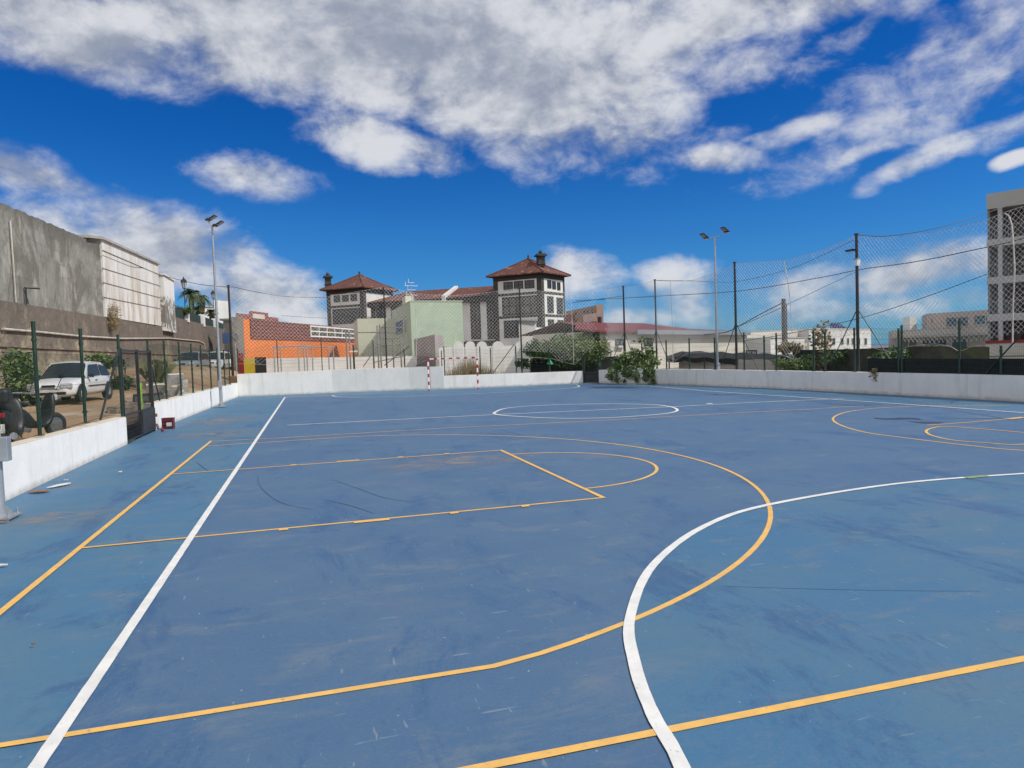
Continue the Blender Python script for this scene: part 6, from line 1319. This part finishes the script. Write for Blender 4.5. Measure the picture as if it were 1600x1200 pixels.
# hi-vis vest over the gate post and dark drum behind
c = onX(220, 614, -4.6); v = thing('hi_vis_vest', 'lime hi-vis vest hanging behind the gate post', 'vest', (c.x, c.y, c.z)); mb = MB(); rr = []
for z, w, k in ((.28, .04, .0), (.22, .11, .03), (.05, .14, .05), (-.15, .10, .03), (-.40, .05, .0), (-.75, .03, .02)): rr.append([Vector((c.x-.05, c.y-w, c.z+z)), Vector((c.x+.03, c.y+k, c.z+z)), Vector((c.x-.02, c.y+w, c.z+z)), Vector((c.x-.09, c.y+k, c.z+z))])
mb.rings(rr); mb.build('fabric', 'hivis', v, smooth=True)
c = WP(232, 626, 24); dr = thing('drum', 'dark drum lying behind the gate', 'drum', (c.x, c.y, c.z-.3)); MB().tube((c.x-.45, c.y, c.z-.05), (c.x+.4, c.y+.3, c.z-.05), .30, n=20).build('drum_body', 'dark_metal', dr); MB().tube((c.x-.05, c.y+.13, c.z-.05), (c.x+.0, c.y+.15, c.z-.05), .315, n=20).build('rib', 'black_plastic', dr)
# ================================================================ LITTER ON THE COURT
q = at(263.5, 670); cz_ = thing('red_crate', 'dark red plastic crate with white label against the left wall', 'crate', (q[0], q[1], 0), -.1)
R_ = Matrix.Rotation(-.1, 3, 'Z'); o = Vector((q[0], q[1], 0)); mb = MB(); hW, hD, hH = .145, .10, .31
for s_ in (-1, 1):
    mb.box(o+R_ @ Vector((s_*hW, 0, hH/2)), (.02, hD*2, hH), M3=R_)
    for k in range(3): mb.box(o+R_ @ Vector((0, s_*hD, .05+k*.11)), (hW*2-.02, .018, .07), M3=R_)
mb.box(o+R_ @ Vector((0, 0, .012)), (hW*2, hD*2, .02), M3=R_); mb.build('crate_body', 'crate_red', cz_)
mb = MB(); 
for s_ in (-1, 1): mb.box(o+R_ @ Vector((0, s_*hD, hH)), (hW*2+.03, .03, .03), M3=R_); mb.box(o+R_ @ Vector((s_*hW, 0, hH)), (.03, hD*2, .028), M3=R_)
mb.build('rim', 'crate_red', cz_); mb = MB(); mb.box(o+R_ @ Vector((.05, -hD-.012, .14)), (.14, .006, .11), M3=R_); mb.build('label', 'paper', cz_); mb = MB(); mb.box(o+R_ @ Vector((-.02, 0, .14)), (hW*1.7, hD*1.6, .22), M3=R_); mb.build('contents', 'dark_metal', cz_)
q = at(254, 674.5); bpy_ball = MB(); rr = []
for i in range(7): a = math.pi*(i+.5)/7; rr.append([Vector((q[0]+.045*math.sin(a)*math.cos(j*math.pi/5), q[1]+.045*math.sin(a)*math.sin(j*math.pi/5), .05-.045*math.cos(a))) for j in range(10)])
tag(bpy_ball.rings(rr).build('red_ball', 'red_paint', smooth=True), 'small crushed red can on the ground by the red crate', 'can')
def scrap(px, py, w, h, m, label, name='paper_scrap', ang=0., seedv=1, cat='litter'):
    q = at(px, py); rnd = random.Random(seedv); mb = MB(); N = 10; vs = []
    for i in range(N): a = 6.283*i/N; r = .6+.5*rnd.random(); x = w*r*math.cos(a); y = h*r*math.sin(a); vs.append((q[0]+x*math.cos(ang)-y*math.sin(ang), q[1]+x*math.sin(ang)+y*math.cos(ang), .026+.012*rnd.random()))
    mb.add(vs+[(v[0], v[1], .022) for v in vs], [tuple(range(N))]+[(i, N+i, N+(i+1) % N, (i+1) % N) for i in range(N)]); tag(mb.build(name, m), label, cat)
scrap(95, 760, .22, .07, 'paper', 'torn white paper strip on the court near the left wall', ang=1.0, seedv=3)
scrap(62, 770, .16, .10, 'rust', 'flattened brown cardboard on the court near the left wall', 'cardboard_scrap', .3, 4)
scrap(188, 739.5, .03, .03, 'paper', 'tiny white paper dot on the court beside the yellow line', seedv=5); scrap(3, 887, .05, .02, 'paper', 'white paper scrap at the very left edge', seedv=6)
scrap(53, 1012, .02, .007, 'rust', 'tiny brown leaf on the light blue border', 'dry_leaf', 0, 7, 'leaf'); scrap(103, 752, .05, .02, 'paper', 'small white scrap next to the torn paper strip', seedv=8); scrap(5, 818, .08, .03, 'rust', 'brown dry leaf at the foot of the nearest floodlight pole', 'dry_leaf', 0, 9, 'leaf')
